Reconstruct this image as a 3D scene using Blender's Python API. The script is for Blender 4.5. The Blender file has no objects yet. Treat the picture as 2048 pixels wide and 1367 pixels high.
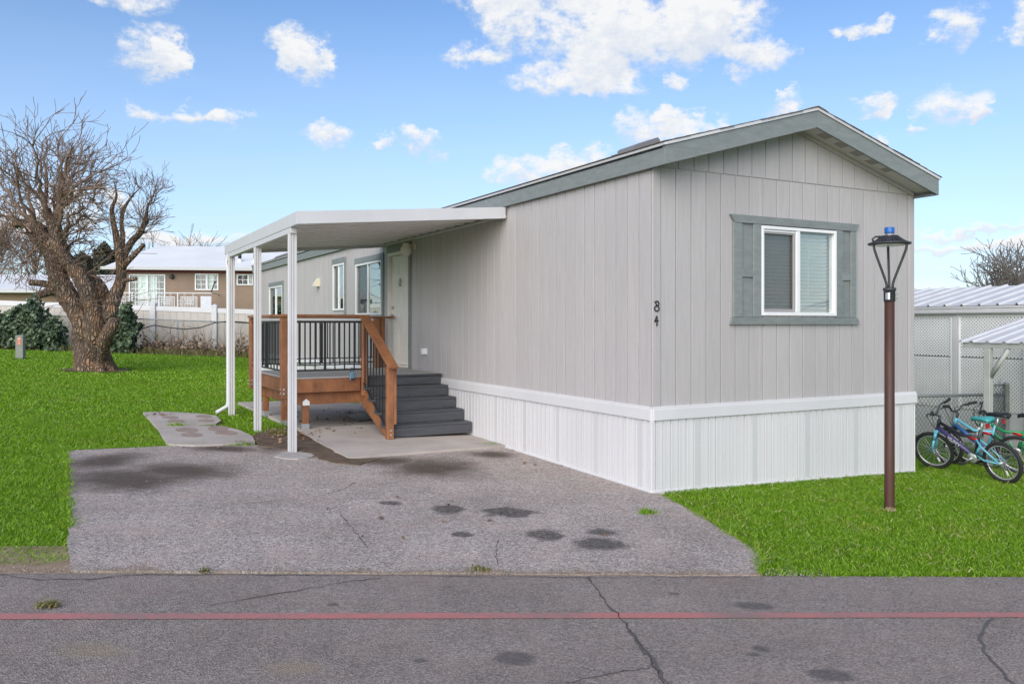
import bpy, math, random
import numpy as np
from mathutils import Matrix, Vector
random.seed(7); RNG = np.random.default_rng(7)
R = math.radians
SC = bpy.context.scene
COL = SC.collection
# ---------------------------------------------------------------- camera
F = 1674.0; HZ = 648.0; CAMZ = 1.72          # focal length in photo pixels, horizon row, eye height (m)
cam_d = bpy.data.cameras.new('camera'); cam = bpy.data.objects.new('camera', cam_d); COL.objects.link(cam)
cam.location = (0, 0, CAMZ); cam.rotation_euler = (R(90), 0, 0)
cam_d.sensor_width = 36; cam_d.lens = F / 2048 * 36; cam_d.shift_y = (HZ - 683.5) / 2048
cam_d.clip_end = 2000; SC.camera = cam
# ---------------------------------------------------------------- light
SUN_EL, SUN_AZ = R(27), math.atan2(-0.30, -0.95)      # sun behind the camera, a little to the left
SUN_STRENGTH, SKY_STRENGTH, EXPOSURE = 1.6, 0.10, 1.3
SC.view_settings.view_transform = 'Standard'; SC.view_settings.look = 'None'
SC.view_settings.gamma = 1; SC.view_settings.use_curve_mapping = False; SC.view_settings.exposure = EXPOSURE
sd = bpy.data.lights.new('sun', 'SUN'); sd.energy = SUN_STRENGTH; sd.angle = R(62); sd.color = (1, .935, .84)
sun = bpy.data.objects.new('sun', sd); COL.objects.link(sun)
sdir = Vector((math.cos(SUN_EL) * math.sin(SUN_AZ), math.cos(SUN_EL) * math.cos(SUN_AZ), math.sin(SUN_EL)))
sun.rotation_euler = sdir.to_track_quat('Z', 'Y').to_euler(); sun.location = sdir * 40

class NT:
    """tiny node-tree helper"""
    def __init__(s, tree): s.t = tree; s.n = tree.nodes; s.l = tree.links
    def put(s, sock, v):
        if v is None: return
        if isinstance(v, bpy.types.NodeSocket): s.l.new(v, sock)
        else:
            try: sock.default_value = v
            except Exception: sock.default_value = (*v, 1) if len(v) == 3 else v
    def node(s, kind, ins=(), **props):
        nd = s.n.new(kind)
        for k, v in props.items(): setattr(nd, k, v)
        it = ins.items() if isinstance(ins, dict) else enumerate(ins)
        for k, v in it: s.put(nd.inputs[k], v)
        return nd
    def math(s, op, a, b=None, c=None, clamp=False):
        return s.node('ShaderNodeMath', (a, b, c), operation=op, use_clamp=clamp).outputs[0]
    def vmath(s, op, a, b=None, c=None):
        nd = s.node('ShaderNodeVectorMath', (a, b, c), operation=op)
        return nd.outputs['Value'] if op in ('LENGTH', 'DOT_PRODUCT', 'DISTANCE') else nd.outputs[0]
    def noise(s, vec, scale, detail=3, rough=.55, out=0, dim='3D'):
        return s.node('ShaderNodeTexNoise', {'Vector': vec, 'Scale': scale, 'Detail': detail, 'Roughness': rough}, noise_dimensions=dim).outputs[out]
    def mapr(s, v, a, b, c=0., d=1., smooth=False):
        return s.node('ShaderNodeMapRange', (v, a, b, c, d), interpolation_type='SMOOTHSTEP' if smooth else 'LINEAR').outputs[0]
    def mix(s, fac, a, b, blend='MIX'):
        nd = s.n.new('ShaderNodeMix'); nd.data_type = 'RGBA'; nd.blend_type = blend
        s.put(nd.inputs[0], fac); s.put(nd.inputs[6], a); s.put(nd.inputs[7], b)
        return nd.outputs[2]

# sky: Nishita blue with fair-weather cumulus placed by compass direction and height above the horizon
CLOUDS = [(1180, 60, 120, 75), (1330, 70, 130, 70), (1440, 50, 110, 65), (1520, 112, 55, 30), (1010, 40, 62, 60), (955, 115, 62, 22),
          (1105, 160, 82, 34), (1215, 176, 66, 26), (1090, -30, 190, 45), (1190, 130, 60, 40), (295, 98, 72, 46), (345, 120, 35, 26), (600, 88, 46, 40), (612, 128, 40, 36),
          (255, -8, 110, 30), (395, 232, 62, 17), (305, 220, 34, 13), (465, 242, 38, 17), (657, 274, 50, 22), (838, 288, 40, 22), (765, 287, 20, 13),
          (1050, 342, 80, 30), (1160, 318, 80, 20), (1280, 250, 46, 36), (1390, 262, 70, 26), (1345, 235, 40, 18), (1570, 206, 32, 18), (1735, 212, 46, 26), (1745, 240, 40, 15),
          (1905, 212, 62, 34), (1955, 222, 34, 18), (1836, 250, 18, 11), (1920, 48, 52, 44), (1350, 166, 24, 18), (1735, 52, 46, 14), (1690, 70, 22, 8), (2055, 50, 40, 46),
          (1950, 454, 150, 11), (1900, 486, 130, 14), (2030, 492, 60, 22), (130, 430, 80, 46), (20, 460, 70, 40), (250, 400, 44, 20), (410, 478, 110, 18), (300, 470, 60, 22), (1780, 290, 26, 10)]
world = bpy.data.worlds.new('World'); SC.world = world; world.use_nodes = True
world.cycles.sampling_method = 'MANUAL'; world.cycles.sample_map_resolution = 512
SC.cycles.diffuse_bounces = 6
w = NT(world.node_tree); w.n.clear()
sky = w.node('ShaderNodeTexSky', sky_type='NISHITA', sun_disc=False, sun_elevation=SUN_EL, sun_rotation=SUN_AZ,
             altitude=1300, air_density=1.0, dust_density=0.6, ozone_density=1.6)
dirv = w.node('ShaderNodeTexCoord').outputs['Generated']
sep = w.node('ShaderNodeSeparateXYZ', (dirv,)).outputs
az = w.math('ARCTAN2', sep[0], sep[1]); el = w.math('ARCSINE', sep[2])
pa = w.node('ShaderNodeCombineXYZ', (az, el, 0.)).outputs[0]
def cloud_light(dens, tone):                        # one cloud layer over the blue
    m = w.node('ShaderNodeMixShader', (veil, bgs.outputs[0], hazebg.outputs[0]))
    bg = w.node('ShaderNodeBackground', (w.mix(tone, (.74, .81, .92, 1), (1., 1., 1., 1)), CLOUD_L))
    return w.node('ShaderNodeMixShader', (dens, m.outputs[0], bg.outputs[0])).outputs[0]
CLOUD_L = .385
hz = w.mapr(el, .36, -.02, 0., 1.)
skyc = w.mix(1., sky.outputs[0], (.605, .69, .77, 1), 'MULTIPLY')
bgs = w.node('ShaderNodeBackground', (skyc, SKY_STRENGTH))
streak = w.noise(w.vmath('MULTIPLY', pa, (3., 26., 1.)), 1.2, 4., .55, dim='2D')
veil = w.math('MULTIPLY', w.math('POWER', hz, 1.1), w.mapr(streak, .2, .75, .55, .9))
hazebg = w.node('ShaderNodeBackground', ((.27, .31, .36, 1), 1.))
# clouds placed in the part of the sky in view, looked up in narrow azimuth sectors
wn = w.node('ShaderNodeTexNoise', {'Vector': w.vmath('MULTIPLY', pa, (1., 1.35, 1.)), 'Scale': 17., 'Detail': 5., 'Roughness': .6}, noise_dimensions='2D')
pw = w.vmath('ADD', pa, w.vmath('MULTIPLY', w.vmath('SUBTRACT', wn.outputs['Color'], (.5, .5, .5)), (.085, .06, 0.)))
fb = w.noise(w.vmath('MULTIPLY', pa, (1., 1.6, 1.)), 42., 5., .68, dim='2D')
ps = w.node('ShaderNodeSeparateXYZ', (pw,)).outputs
azv = w.node('ShaderNodeCombineXYZ', (ps[0],) * 3).outputs[0]; elv = w.node('ShaderNodeCombineXYZ', (ps[1],) * 3).outputs[0]
acc3 = None; CL = []
for (cx, cy, rx, ry) in CLOUDS:
    a0 = math.atan((cx - 1024) / F); c0 = math.cos(a0)
    CL.append((a0, math.atan((HZ - cy) / F * c0), F / (rx * c0 * c0 * 1.3), F / (ry * c0 * 1.3)))
while len(CL) % 3: CL.append((0., -2., 9., 9.))
for k in range(0, len(CL), 3):                       # three clouds at a time, one per vector component
    g3 = CL[k:k + 3]
    dx = w.vmath('MULTIPLY_ADD', azv, tuple(c[2] for c in g3), tuple(-c[0] * c[2] for c in g3))
    dy = w.vmath('MULTIPLY_ADD', elv, tuple(c[3] for c in g3), tuple(-c[1] * c[3] for c in g3))
    v = w.vmath('MAXIMUM', w.vmath('SUBTRACT', (1., 1., 1.), w.vmath('MULTIPLY_ADD', dx, dx, w.vmath('MULTIPLY', dy, dy))), (0., 0., 0.))
    low3 = w.vmath('MULTIPLY', v, dy) if acc3 is None else w.vmath('MULTIPLY_ADD', v, dy, low3)
    acc3 = v if acc3 is None else w.vmath('ADD', acc3, v)
acc = w.vmath('DOT_PRODUCT', acc3, (1., 1., 1.))
val = w.math('MULTIPLY_ADD', w.math('SUBTRACT', fb, .5), w.math('MINIMUM', w.math('MULTIPLY_ADD', acc, 2.6, .3), 1.9), acc)
dens_in = w.mapr(val, .10, 1.25, 0., .97, smooth=True); tone_in = w.mapr(w.math('MULTIPLY_ADD', w.math('SUBTRACT', fb, .5), 1.6, w.math('DIVIDE', w.vmath('DOT_PRODUCT', low3, (1., 1., 1.)), w.math('MAXIMUM', acc, .05))), -.55, .25)
# the same kind of cloud goes on all round the sky
plane = w.vmath('DIVIDE', dirv, w.node('ShaderNodeCombineXYZ', (w.math('ADD', sep[2], .14),) * 3).outputs[0])
gn = w.noise(plane, 1.5, 4., .6)
outside = w.math('MAXIMUM', w.math('GREATER_THAN', w.math('ABSOLUTE', az), .64), w.math('GREATER_THAN', el, .47))
def pick(a, b): return w.math('ADD', w.math('MULTIPLY', b, outside), w.math('MULTIPLY', a, w.math('SUBTRACT', 1., outside)))
wo = w.node('ShaderNodeOutputWorld', (cloud_light(pick(dens_in, w.mapr(gn, .50, .68, smooth=True)), pick(tone_in, w.mapr(gn, .5, .75))),))

# ---------------------------------------------------------------- geometry helpers
GS = 0.0355                                        # the lot falls gently to the right
def gz(X, Y=0): return -GS * (min(max(X, -30.), 30.) - 1.415)
def G(px, py):                                     # photo pixel -> point on the ground plane
    Y = (CAMZ - GS * 1.415) / ((py - HZ) / F - GS * (px - 1024) / F)
    X = (px - 1024) / F * Y
    return (X, Y)
class Plane:                                       # vertical plane through o along d: photo pixel -> (distance along, height)
    def __init__(s, o, d): s.o = o; s.d = d
    def at(s, px, py=None):
        k = (px - 1024) / F
        t = (k * s.o[1] - s.o[0]) / (s.d[0] - k * s.d[1])
        if py is None: return t
        return t, CAMZ + (HZ - py) / F * (s.o[1] + s.d[1] * t)

WM = {}                                            # world matrix of every object we make
def put(o, parent=None, M=None):
    M = M or Matrix.Identity(4); WM[o.name] = M
    COL.objects.link(o)
    if parent is not None:
        o.parent = parent; o.matrix_parent_inverse = WM[parent.name].inverted()
    o.matrix_basis = M
    return o
def tag(o, label=None, cat=None, group=None, kind=None):
    for k, v in (('label', label), ('category', cat), ('group', group), ('kind', kind)):
        if v: o[k] = v
    return o
def thing(name, label, cat, M=None, group=None):
    o = bpy.data.objects.new(name, None); o.empty_display_size = .2
    return tag(put(o, None, M), label, cat, group)
def T(x, y, z, rz=0): return Matrix.Translation((x, y, z)) @ Matrix.Rotation(rz, 4, 'Z')

class MB:
    def __init__(s): s.v = []; s.f = []; s.sm = []
    def add(s, vs, fs, smooth=False):
        b = len(s.v); s.v += [tuple(p) for p in vs]; s.f += [tuple(i + b for i in f) for f in fs]; s.sm += [smooth] * len(fs); return s
    def box(s, x0, x1, y0, y1, z0, z1, M=None):
        vs = [(x, y, z) for z in (z0, z1) for y in (y0, y1) for x in (x0, x1)]
        if M is not None: vs = [M @ Vector(p) for p in vs]
        return s.add(vs, [(0, 2, 3, 1), (4, 5, 7, 6), (0, 1, 5, 4), (2, 6, 7, 3), (0, 4, 6, 2), (1, 3, 7, 5)])
    def cbox(s, x0, x1, y0, y1, z0, z1, c=.004, M=None):      # box with chamfered edges
        x0, x1 = min(x0, x1), max(x0, x1); y0, y1 = min(y0, y1), max(y0, y1); z0, z1 = min(z0, z1), max(z0, z1)
        c = min(c, (x1 - x0) * .3, (y1 - y0) * .3, (z1 - z0) * .3)
        vs = []; idx = {}
        X = (x0, x1); Y = (y0, y1); Z = (z0, z1); sg = (1, -1)
        for i in (0, 1):
            for j in (0, 1):
                for k in (0, 1):
                    for ax in range(3):
                        p = [X[i] + (c * sg[i] if ax != 0 else 0), Y[j] + (c * sg[j] if ax != 1 else 0), Z[k] + (c * sg[k] if ax != 2 else 0)]
                        idx[i, j, k, ax] = len(vs); vs.append(p)
        fs = []
        for ax in range(3):
            for e in (0, 1):
                o1, o2 = [a for a in range(3) if a != ax]
                q = []
                for (m, n) in ((0, 0), (1, 0), (1, 1), (0, 1)):
                    ijk = [0, 0, 0]; ijk[ax] = e; ijk[o1] = m; ijk[o2] = n; q.append(idx[(*ijk, ax)])
                flip = (e == 0) if ax != 1 else (e == 1)
                fs.append(tuple(q[::-1]) if flip else tuple(q))
        for ax in range(3):                                    # edges along ax
            o1, o2 = [a for a in range(3) if a != ax]
            for m in (0, 1):
                for n in (0, 1):
                    q = []
                    for e, a in ((0, o1), (1, o1), (1, o2), (0, o2)):
                        ijk = [0, 0, 0]; ijk[ax] = e; ijk[o1] = m; ijk[o2] = n; q.append(idx[(*ijk, a)])
                    fl = (m == n) if ax != 1 else (m != n)
                    fs.append(tuple(q[::-1]) if fl else tuple(q))
        for i in (0, 1):
            for j in (0, 1):
                for k in (0, 1):
                    t = (idx[i, j, k, 0], idx[i, j, k, 1], idx[i, j, k, 2])
                    fs.append(t if (i + j + k) % 2 else t[::-1])
        if M is not None: vs = [M @ Vector(p) for p in vs]
        return s.add(vs, fs)
    def prism(s, poly, axis, h0, h1, M=None):                  # 2-D outline swept along an axis ('x','y','z')
        n = len(poly)
        def P(p, h): return {'x': (h, p[0], p[1]), 'y': (p[0], h, p[1]), 'z': (p[0], p[1], h)}[axis]
        vs = [P(p, h0) for p in poly] + [P(p, h1) for p in poly]
        if M is not None: vs = [M @ Vector(p) for p in vs]
        fs = [tuple(range(n))[::-1], tuple(range(n, 2 * n))] + [(i, (i + 1) % n, n + (i + 1) % n, n + i) for i in range(n)]
        return s.add(vs, fs)
    def tube(s, path, rad, sides=8, caps=True, smooth=True):
        pts = [Vector(p) for p in path]; n = len(pts)
        rs = rad if isinstance(rad, (list, tuple)) else [rad] * n
        ref = None; vs = []
        for i, p in enumerate(pts):
            d = (pts[min(i + 1, n - 1)] - pts[max(i - 1, 0)])
            d = d.normalized() if d.length > 1e-9 else Vector((0, 0, 1))
            if ref is None: ref = Vector((1, 0, 0)) if abs(d.x) < .8 else Vector((0, 1, 0))
            a = (ref - d * ref.dot(d))
            a = a.normalized() if a.length > 1e-6 else d.orthogonal().normalized()
            ref = a; b = d.cross(a)
            for k in range(sides):
                th = 2 * math.pi * k / sides
                vs.append(p + (a * math.cos(th) + b * math.sin(th)) * rs[i])
        fs = [(i * sides + k, i * sides + (k + 1) % sides, (i + 1) * sides + (k + 1) % sides, (i + 1) * sides + k) for i in range(n - 1) for k in range(sides)]
        s.add(vs, fs, smooth)
        if caps:
            b = len(s.v) - n * sides
            s.f += [tuple(b + k for k in range(sides))[::-1], tuple(b + (n - 1) * sides + k for k in range(sides))]; s.sm += [False, False]
        return s
    def lathe(s, prof, sides=16, M=None, smooth=True):         # [(r, z)...] turned about z
        vs = []; n = len(prof)
        for r, z in prof:
            for k in range(sides):
                th = 2 * math.pi * k / sides; vs.append(Vector((r * math.cos(th), r * math.sin(th), z)))
        if M is not None: vs = [M @ p for p in vs]
        fs = [(i * sides + k, i * sides + (k + 1) % sides, (i + 1) * sides + (k + 1) % sides, (i + 1) * sides + k) for i in range(n - 1) for k in range(sides)]
        return s.add(vs, fs, smooth)
    def torus(s, R0, r0, n=32, m=8, M=None):
        vs = []
        for i in range(n):
            t = 2 * math.pi * i / n
            for j in range(m):
                p = 2 * math.pi * j / m
                vs.append(Vector(((R0 + r0 * math.cos(p)) * math.cos(t), r0 * math.sin(p), (R0 + r0 * math.cos(p)) * math.sin(t))))
        if M is not None: vs = [M @ p for p in vs]
        return s.add(vs, [(i * m + j, i * m + (j + 1) % m, ((i + 1) % n) * m + (j + 1) % m, ((i + 1) % n) * m + j) for i in range(n) for j in range(m)], True)
    def mesh(s, name):
        me = bpy.data.meshes.new(name); me.from_pydata(s.v, [], s.f)
        me.polygons.foreach_set('use_smooth', s.sm); me.update(); return me
    def build(s, name, mat, parent=None, M=None):
        me = s.mesh(name); me.materials.append(mat)
        o = bpy.data.objects.new(name, me); return put(o, parent, M)
def inst(name, me, parent, M): return put(bpy.data.objects.new(name, me), parent, M)
def boxes(*bs, c=.004):
    m = MB()
    for b in bs: m.cbox(*b, c=c)
    return m
def sheet(name, poly, dz, th, mat, parent=None):               # a slab that lies on the sloping ground
    m = MB(); n = len(poly)
    vs = [(x, y, gz(x) + dz) for x, y in poly] + [(x, y, gz(x) + dz - th) for x, y in poly]
    ar = sum(poly[i][0] * poly[(i + 1) % n][1] - poly[(i + 1) % n][0] * poly[i][1] for i in range(n))
    top = tuple(range(n)) if ar > 0 else tuple(range(n))[::-1]
    m.add(vs, [top, tuple(i + n for i in top[::-1])] + [(i, n + i, n + (i + 1) % n, (i + 1) % n) for i in range(n)])
    return m.build(name, mat, parent)

# ---------------------------------------------------------------- materials
def new_mat(name):
    m = bpy.data.materials.new(name); m.use_nodes = True; t = NT(m.node_tree)
    t.bsdf = t.n['Principled BSDF']; return m, t
def mat(name, c1, c2=None, scale=6., stretch=(1, 1, 1), rough=.55, bump=.0, bscale=80., bstretch=None, metal=0., jit=.0, spec=.5, detail=4., world_co=False, bdist=.004, lo=.35, hi=.65):
    m, t = new_mat(name); b = t.bsdf
    co = t.node('ShaderNodeNewGeometry').outputs['Position'] if world_co else t.node('ShaderNodeTexCoord').outputs['Object']
    rnd = t.node('ShaderNodeObjectInfo').outputs['Random']
    if not world_co: co = t.vmath('ADD', co, t.vmath('MULTIPLY', t.node('ShaderNodeCombineXYZ', (rnd, rnd, rnd)).outputs[0], (7.3, 3.1, 5.7)))
    col = c1 + (1,) if len(c1) == 3 else c1
    if c2:
        n = t.noise(t.vmath('MULTIPLY', co, stretch), scale, detail, .6)
        col = t.mix(t.mapr(n, lo, hi), col, c2 + (1,))
    if jit:
        col = t.mix(1., col, t.node('ShaderNodeCombineXYZ', (t.mapr(rnd, 0., 1., 1 - jit, 1 + jit),) * 3).outputs[0], 'MULTIPLY')
    t.put(b.inputs['Base Color'], col); b.inputs['Roughness'].default_value = rough
    b.inputs['Metallic'].default_value = metal; b.inputs['Specular IOR Level'].default_value = spec
    if bump:
        bn = t.noise(t.vmath('MULTIPLY', co, bstretch or stretch), bscale, 4., .65)
        t.put(b.inputs['Normal'], t.node('ShaderNodeBump', {'Strength': bump, 'Distance': bdist, 'Height': bn}).outputs[0])
    return m
def srgb(r, g, b):
    f = lambda c: c / 12.92 if c <= .04045 else ((c + .055) / 1.055) ** 2.4
    return (f(r / 255), f(g / 255), f(b / 255))
MSIDING = mat('siding_paint', (.475, .442, .437), (.440, .410, .405), 3., (9, 9, .8), .62, .55, 22., (7, 7, .55), jit=.035, bdist=.006)
MTRIM = mat('sage_trim_paint', (.235, .255, .248), (.195, .213, .208), 3., (2, 2, 7), .6, .5, 26., (2, 2, 6), jit=.05, bdist=.005)
MWHITE = mat('white_vinyl', (.67, .655, .66), (.635, .62, .628), 2., (1, 1, .3), .42, jit=.03)
MWFRAME = mat('white_window_vinyl', (.82, .82, .82), (.78, .78, .78), 5., rough=.4)
MALU = mat('white_aluminium', (.62, .61, .62), (.57, .56, .57), 2., (1, 4, 1), .38, .05, 30.)
MPAN = mat('awning_underside', (.80, .77, .74), (.74, .71, .68), 1.5, rough=.4)  # paler than the awning's white metal: bounced light put into the colour
MSOFF = mat('soffit_paint', (.60, .56, .54), (.54, .50, .48), 4., rough=.7)
MSHING = mat('brown_shingle', (.17, .12, .09), (.10, .075, .06), 14., rough=.95, bump=.6, bscale=120., jit=.25)
MWOOD = mat('stained_cedar', (.33, .135, .055), (.17, .066, .028), 3.5, (2., 2., 1.), .65, .35, 30., (3, 3, 2), jit=.18, lo=.3, hi=.7)
MCOMP = mat('grey_composite', (.075, .078, .088), (.055, .058, .066), 4., (1, 7, 7), .6, .25, 40., (1, 8, 8), jit=.06)
MDECK = mat('deck_board', (.42, .40, .385), (.34, .325, .31), 4., (1, 7, 7), .65, .25, 40., (1, 8, 8), jit=.07)
MBLACK = mat('black_steel', (.018, .018, .02), rough=.45, spec=.4)
MDGREY = mat('charcoal_iron', (.05, .052, .058), (.035, .036, .042), 12., rough=.5)
MZINC = mat('zinc_bolt', (.55, .55, .56), rough=.35, metal=.8)
MDOOR = mat('cream_door_paint', (.80, .75, .69), (.74, .69, .63), 2., rough=.5)
MSTEEL = mat('brushed_nickel', (.45, .43, .40), rough=.3, metal=.9)
MGLOBE = mat('frosted_globe', (.72, .69, .63), rough=.25)
MGALV = mat('galvanised_steel', (.36, .37, .38), (.27, .275, .28), 9., rough=.5, metal=.2)
MCREAM = mat('cream_plastic', (.70, .64, .48), rough=.5)
MCONC = mat('concrete', (.50, .44, .40), (.38, .335, .305), 1.4, rough=.9, bump=.35, bscale=60., world_co=True, detail=7.)
MRUST = mat('brown_pole_paint', (.085, .033, .022), (.06, .023, .015), 5., (1, 1, .4), .55, .1, 40.)
MBLUE = mat('blue_plastic', (.015, .12, .42), rough=.35)
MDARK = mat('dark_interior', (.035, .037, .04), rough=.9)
MBLIND = mat('blind_slat', (.84, .84, .80), rough=.5)
MTAN = mat('tan_stucco', (.30, .215, .155), (.26, .185, .135), 1.2, rough=.95, bump=.4, bscale=30.)
MROOFW = mat('white_roof_membrane', (.80, .80, .80), (.72, .72, .73), .5, rough=.6)
MRED = mat('dark_red_trim', (.16, .03, .022), rough=.6)
MALMOND = mat('almond_vinyl', (.56, .52, .47), (.50, .455, .40), 1.2, rough=.55)
def glass(name, tint, base, k):
    m, t = new_mat(name); t.n.remove(t.bsdf)
    tr = t.node('ShaderNodeBsdfTransparent', (tint + (1,),)); gl = t.node('ShaderNodeBsdfGlossy', {'Color': (.95, 1, .98, 1), 'Roughness': .015})
    fr = t.math('POWER', t.node('ShaderNodeLayerWeight', {'Blend': .5}).outputs['Facing'], 4.)
    mx = t.node('ShaderNodeMixShader', (t.math('MULTIPLY_ADD', fr, k, base, clamp=True), tr.outputs[0], gl.outputs[0]))
    t.put(t.n['Material Output'].inputs[0], mx.outputs[0]); return m
MGLASS = glass('window_glass', (.95, .97, .97), .13, .9)
MGLASSF = glass('far_window_glass', (.85, .92, .90), .06, .4)
MGLASSD = glass('window_glass_mirror', (.6, .66, .62), .30, .7)
def screen():
    m, t = new_mat('insect_screen'); t.n.remove(t.bsdf)
    mx = t.node('ShaderNodeMixShader', (.42, t.node('ShaderNodeBsdfTransparent', ((1, 1, 1, 1),)).outputs[0], t.node('ShaderNodeBsdfDiffuse', ((.075, .075, .08, 1),)).outputs[0]))
    t.put(t.n['Material Output'].inputs[0], mx.outputs[0]); return m
MSCREEN = screen()
# ---------------------------------------------------------------- ground, road, driveway, slabs
def stain_mask(t, co2, items, soft=(1.15, .75), namp=.5, nscale=9.):
    nz = t.math('MULTIPLY', t.math('SUBTRACT', t.noise(co2, nscale, 6., .65), .5), namp * 2)
    acc = None
    for (px, py, wpx, hpx) in items:
        x, y = G(px, py); rx = wpx / 2 * y / F; ry = abs(G(px, py - hpx / 2)[1] - G(px, py + hpx / 2)[1]) / 2
        q = t.vmath('MULTIPLY_ADD', co2, (1 / rx, 1 / ry, 0.), (-x / rx, -y / ry, 0.))
        v = t.mapr(t.math('ADD', t.vmath('LENGTH', q), nz), soft[0], soft[1], smooth=True)
        acc = v if acc is None else t.math('MAXIMUM', acc, v)
    return acc
RE0, RE1 = G(0, 1149), G(2048, 1156)                   # the far edge of the road
rd = Vector((RE1[0] - RE0[0], RE1[1] - RE0[1])).normalized()
def along_road(s, off):                                # point on a line parallel to the road edge
    return (RE0[0] + rd.x * s - rd.y * off, RE0[1] + rd.y * s + rd.x * off)
def asphalt(name, base_lo, base_hi, fine, con, oil, dirt, dirt_col, sandy_edge=False, oilcol=(.060, .054, .052), dirtsoft=(1.25, .35), dirtmax=.85):
    m, t = new_mat(name); pos = t.node('ShaderNodeNewGeometry').outputs['Position']
    flat = t.vmath('MULTIPLY', pos, (1., 1., 0.))
    big = t.noise(flat, 1.1, 5., .6); mid = t.noise(flat, 9., 5., .7)
    col = t.mix(t.mapr(t.math('MULTIPLY_ADD', mid, .45, t.math('MULTIPLY', big, .55)), .36, .64), base_lo + (1,), base_hi + (1,))
    vor = t.node('ShaderNodeTexVoronoi', {'Vector': flat, 'Scale': fine}, feature='F1')
    spk = t.node('ShaderNodeSeparateColor', (vor.outputs['Color'],)).outputs[0]
    col = t.mix(1., col, t.node('ShaderNodeCombineXYZ', (t.mapr(t.math('POWER', spk, 1.2), 0., 1., 1 - con, 1 + con),) * 3).outputs[0], 'MULTIPLY')
    warm = t.noise(flat, 2.3, 4., .6)
    col = t.mix(t.mapr(warm, .45, .75, 0., .35), col, (base_hi[0] * 1.12, base_hi[1] * .95, base_hi[2] * .88, 1))
    if dirt: col = t.mix(t.math('MULTIPLY', stain_mask(t, flat, dirt, dirtsoft, .55, 2.2), dirtmax), col, dirt_col + (1,))
    if oil: col = t.mix(t.math('MULTIPLY', t.math('MULTIPLY', stain_mask(t, flat, oil, (1.25, .65), .95, 4.5), t.mapr(t.noise(flat, 26., 4., .7), .3, .6, .55, 1.)), .9), col, oilcol + (1,))
    if sandy_edge:
        d = t.math('DIVIDE', t.vmath('DOT_PRODUCT', t.vmath('SUBTRACT', flat, (RE0[0], RE0[1], 0.)), (-rd.y, rd.x, 0.)), .16)
        d = t.math('ADD', d, t.math('MULTIPLY', t.math('SUBTRACT', t.noise(flat, 3.2, 6., .7), .5), 3.2))
        col = t.mix(t.mapr(d, .75, .1, 0., .75, smooth=True), col, (.30, .215, .155, 1))
    t.put(t.bsdf.inputs['Base Color'], col); t.bsdf.inputs['Roughness'].default_value = .88; t.bsdf.inputs['Specular IOR Level'].default_value = .3
    h = t.math('ADD', vor.outputs['Distance'], t.math('MULTIPLY', mid, .6))
    t.put(t.bsdf.inputs['Normal'], t.node('ShaderNodeBump', {'Strength': .55, 'Distance': .012, 'Height': h}).outputs[0])
    return m
MDRIVE = asphalt('worn_asphalt', (.335, .284, .258), (.495, .425, .390), 86., .50,
                 [(1022, 1028, 112, 20), (897, 1022, 66, 18), (1090, 1074, 74, 22), (1200, 1092, 110, 24), (1205, 1068, 64, 14), (782, 1010, 44, 8), (925, 1073, 46, 9)],
                 [(250, 962, 270, 60), (360, 945, 240, 40), (200, 925, 150, 40), (865, 938, 200, 42), (780, 925, 130, 20), (640, 900, 90, 34), (560, 895, 90, 26), (985, 912, 90, 14), (450, 900, 160, 14)], (.085, .062, .047), True, dirtsoft=(1.45, .25), dirtmax=.92)
MROAD = asphalt('road_asphalt', (.235, .196, .175), (.33, .279, .252), 110., .38,
                [(1510, 1215, 90, 14), (1350, 1190, 26, 6), (1520, 1300, 34, 14), (1658, 1354, 90, 24), (1507, 1313, 30, 8), (668, 1212, 26, 7), (1030, 1320, 90, 30), (840, 1325, 26, 8)],
                [(190, 1305, 150, 34), (590, 1338, 130, 30), (1490, 1236, 110, 16), (60, 1140, 160, 16)], (.33, .26, .17), oilcol=(.11, .098, .096), dirtsoft=(1.5, .2), dirtmax=.55)
def lawn_mat():
    m, t = new_mat('lawn_soil'); pos = t.node('ShaderNodeNewGeometry').outputs['Position']
    n = t.noise(pos, 2.2, 6., .7); n2 = t.noise(pos, 40., 3., .7)
    col = t.mix(t.mapr(n2, .35, .65), (.075, .165, .008, 1), (.15, .31, .012, 1))
    col = t.mix(t.mapr(n, .62, .78, 0., .4), col, (.12, .17, .03, 1))
    t.put(t.bsdf.inputs['Base Color'], col); t.bsdf.inputs['Roughness'].default_value = .95; t.bsdf.inputs['Specular IOR Level'].default_value = .15
    t.put(t.bsdf.inputs['Normal'], t.node('ShaderNodeBump', {'Strength': .8, 'Distance': .03, 'Height': n2}).outputs[0])
    return m
MLAWN = lawn_mat()
gm = MB(); xs = [-600, -30, -12, 0, 12, 30, 600]; ys = [-300, -20, 0, 20, 40, 80, 900]
gm.add([(x, y, gz(x)) for y in ys for x in xs], [(j * 7 + i, j * 7 + i + 1, (j + 1) * 7 + i + 1, (j + 1) * 7 + i) for j in range(6) for i in range(6)])
tag(gm.build('ground', MLAWN), kind='structure')
rp = []
for s in (-60, -30, -12, 12, 30, 60): rp.append(along_road(s, 0.))
for s in (60, 30, 12, -12, -30, -60): rp.append(along_road(s, -7.2))
def strip(name, s0, s1, o0, o1, dz, mt, parent=None, n=24):
    m = MB(); vs = []
    for i in range(n + 1):
        s = s0 + (s1 - s0) * i / n
        for o in (o0, o1):
            x, y = along_road(s, o); vs.append((x, y, gz(x) + dz))
    return m.add(vs, [(2 * i, 2 * i + 2, 2 * i + 3, 2 * i + 1) for i in range(n)]).build(name, mt, parent)
road = tag(strip('road', -40, 40, -7.2, 0., .012, MROAD), kind='structure')
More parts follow.
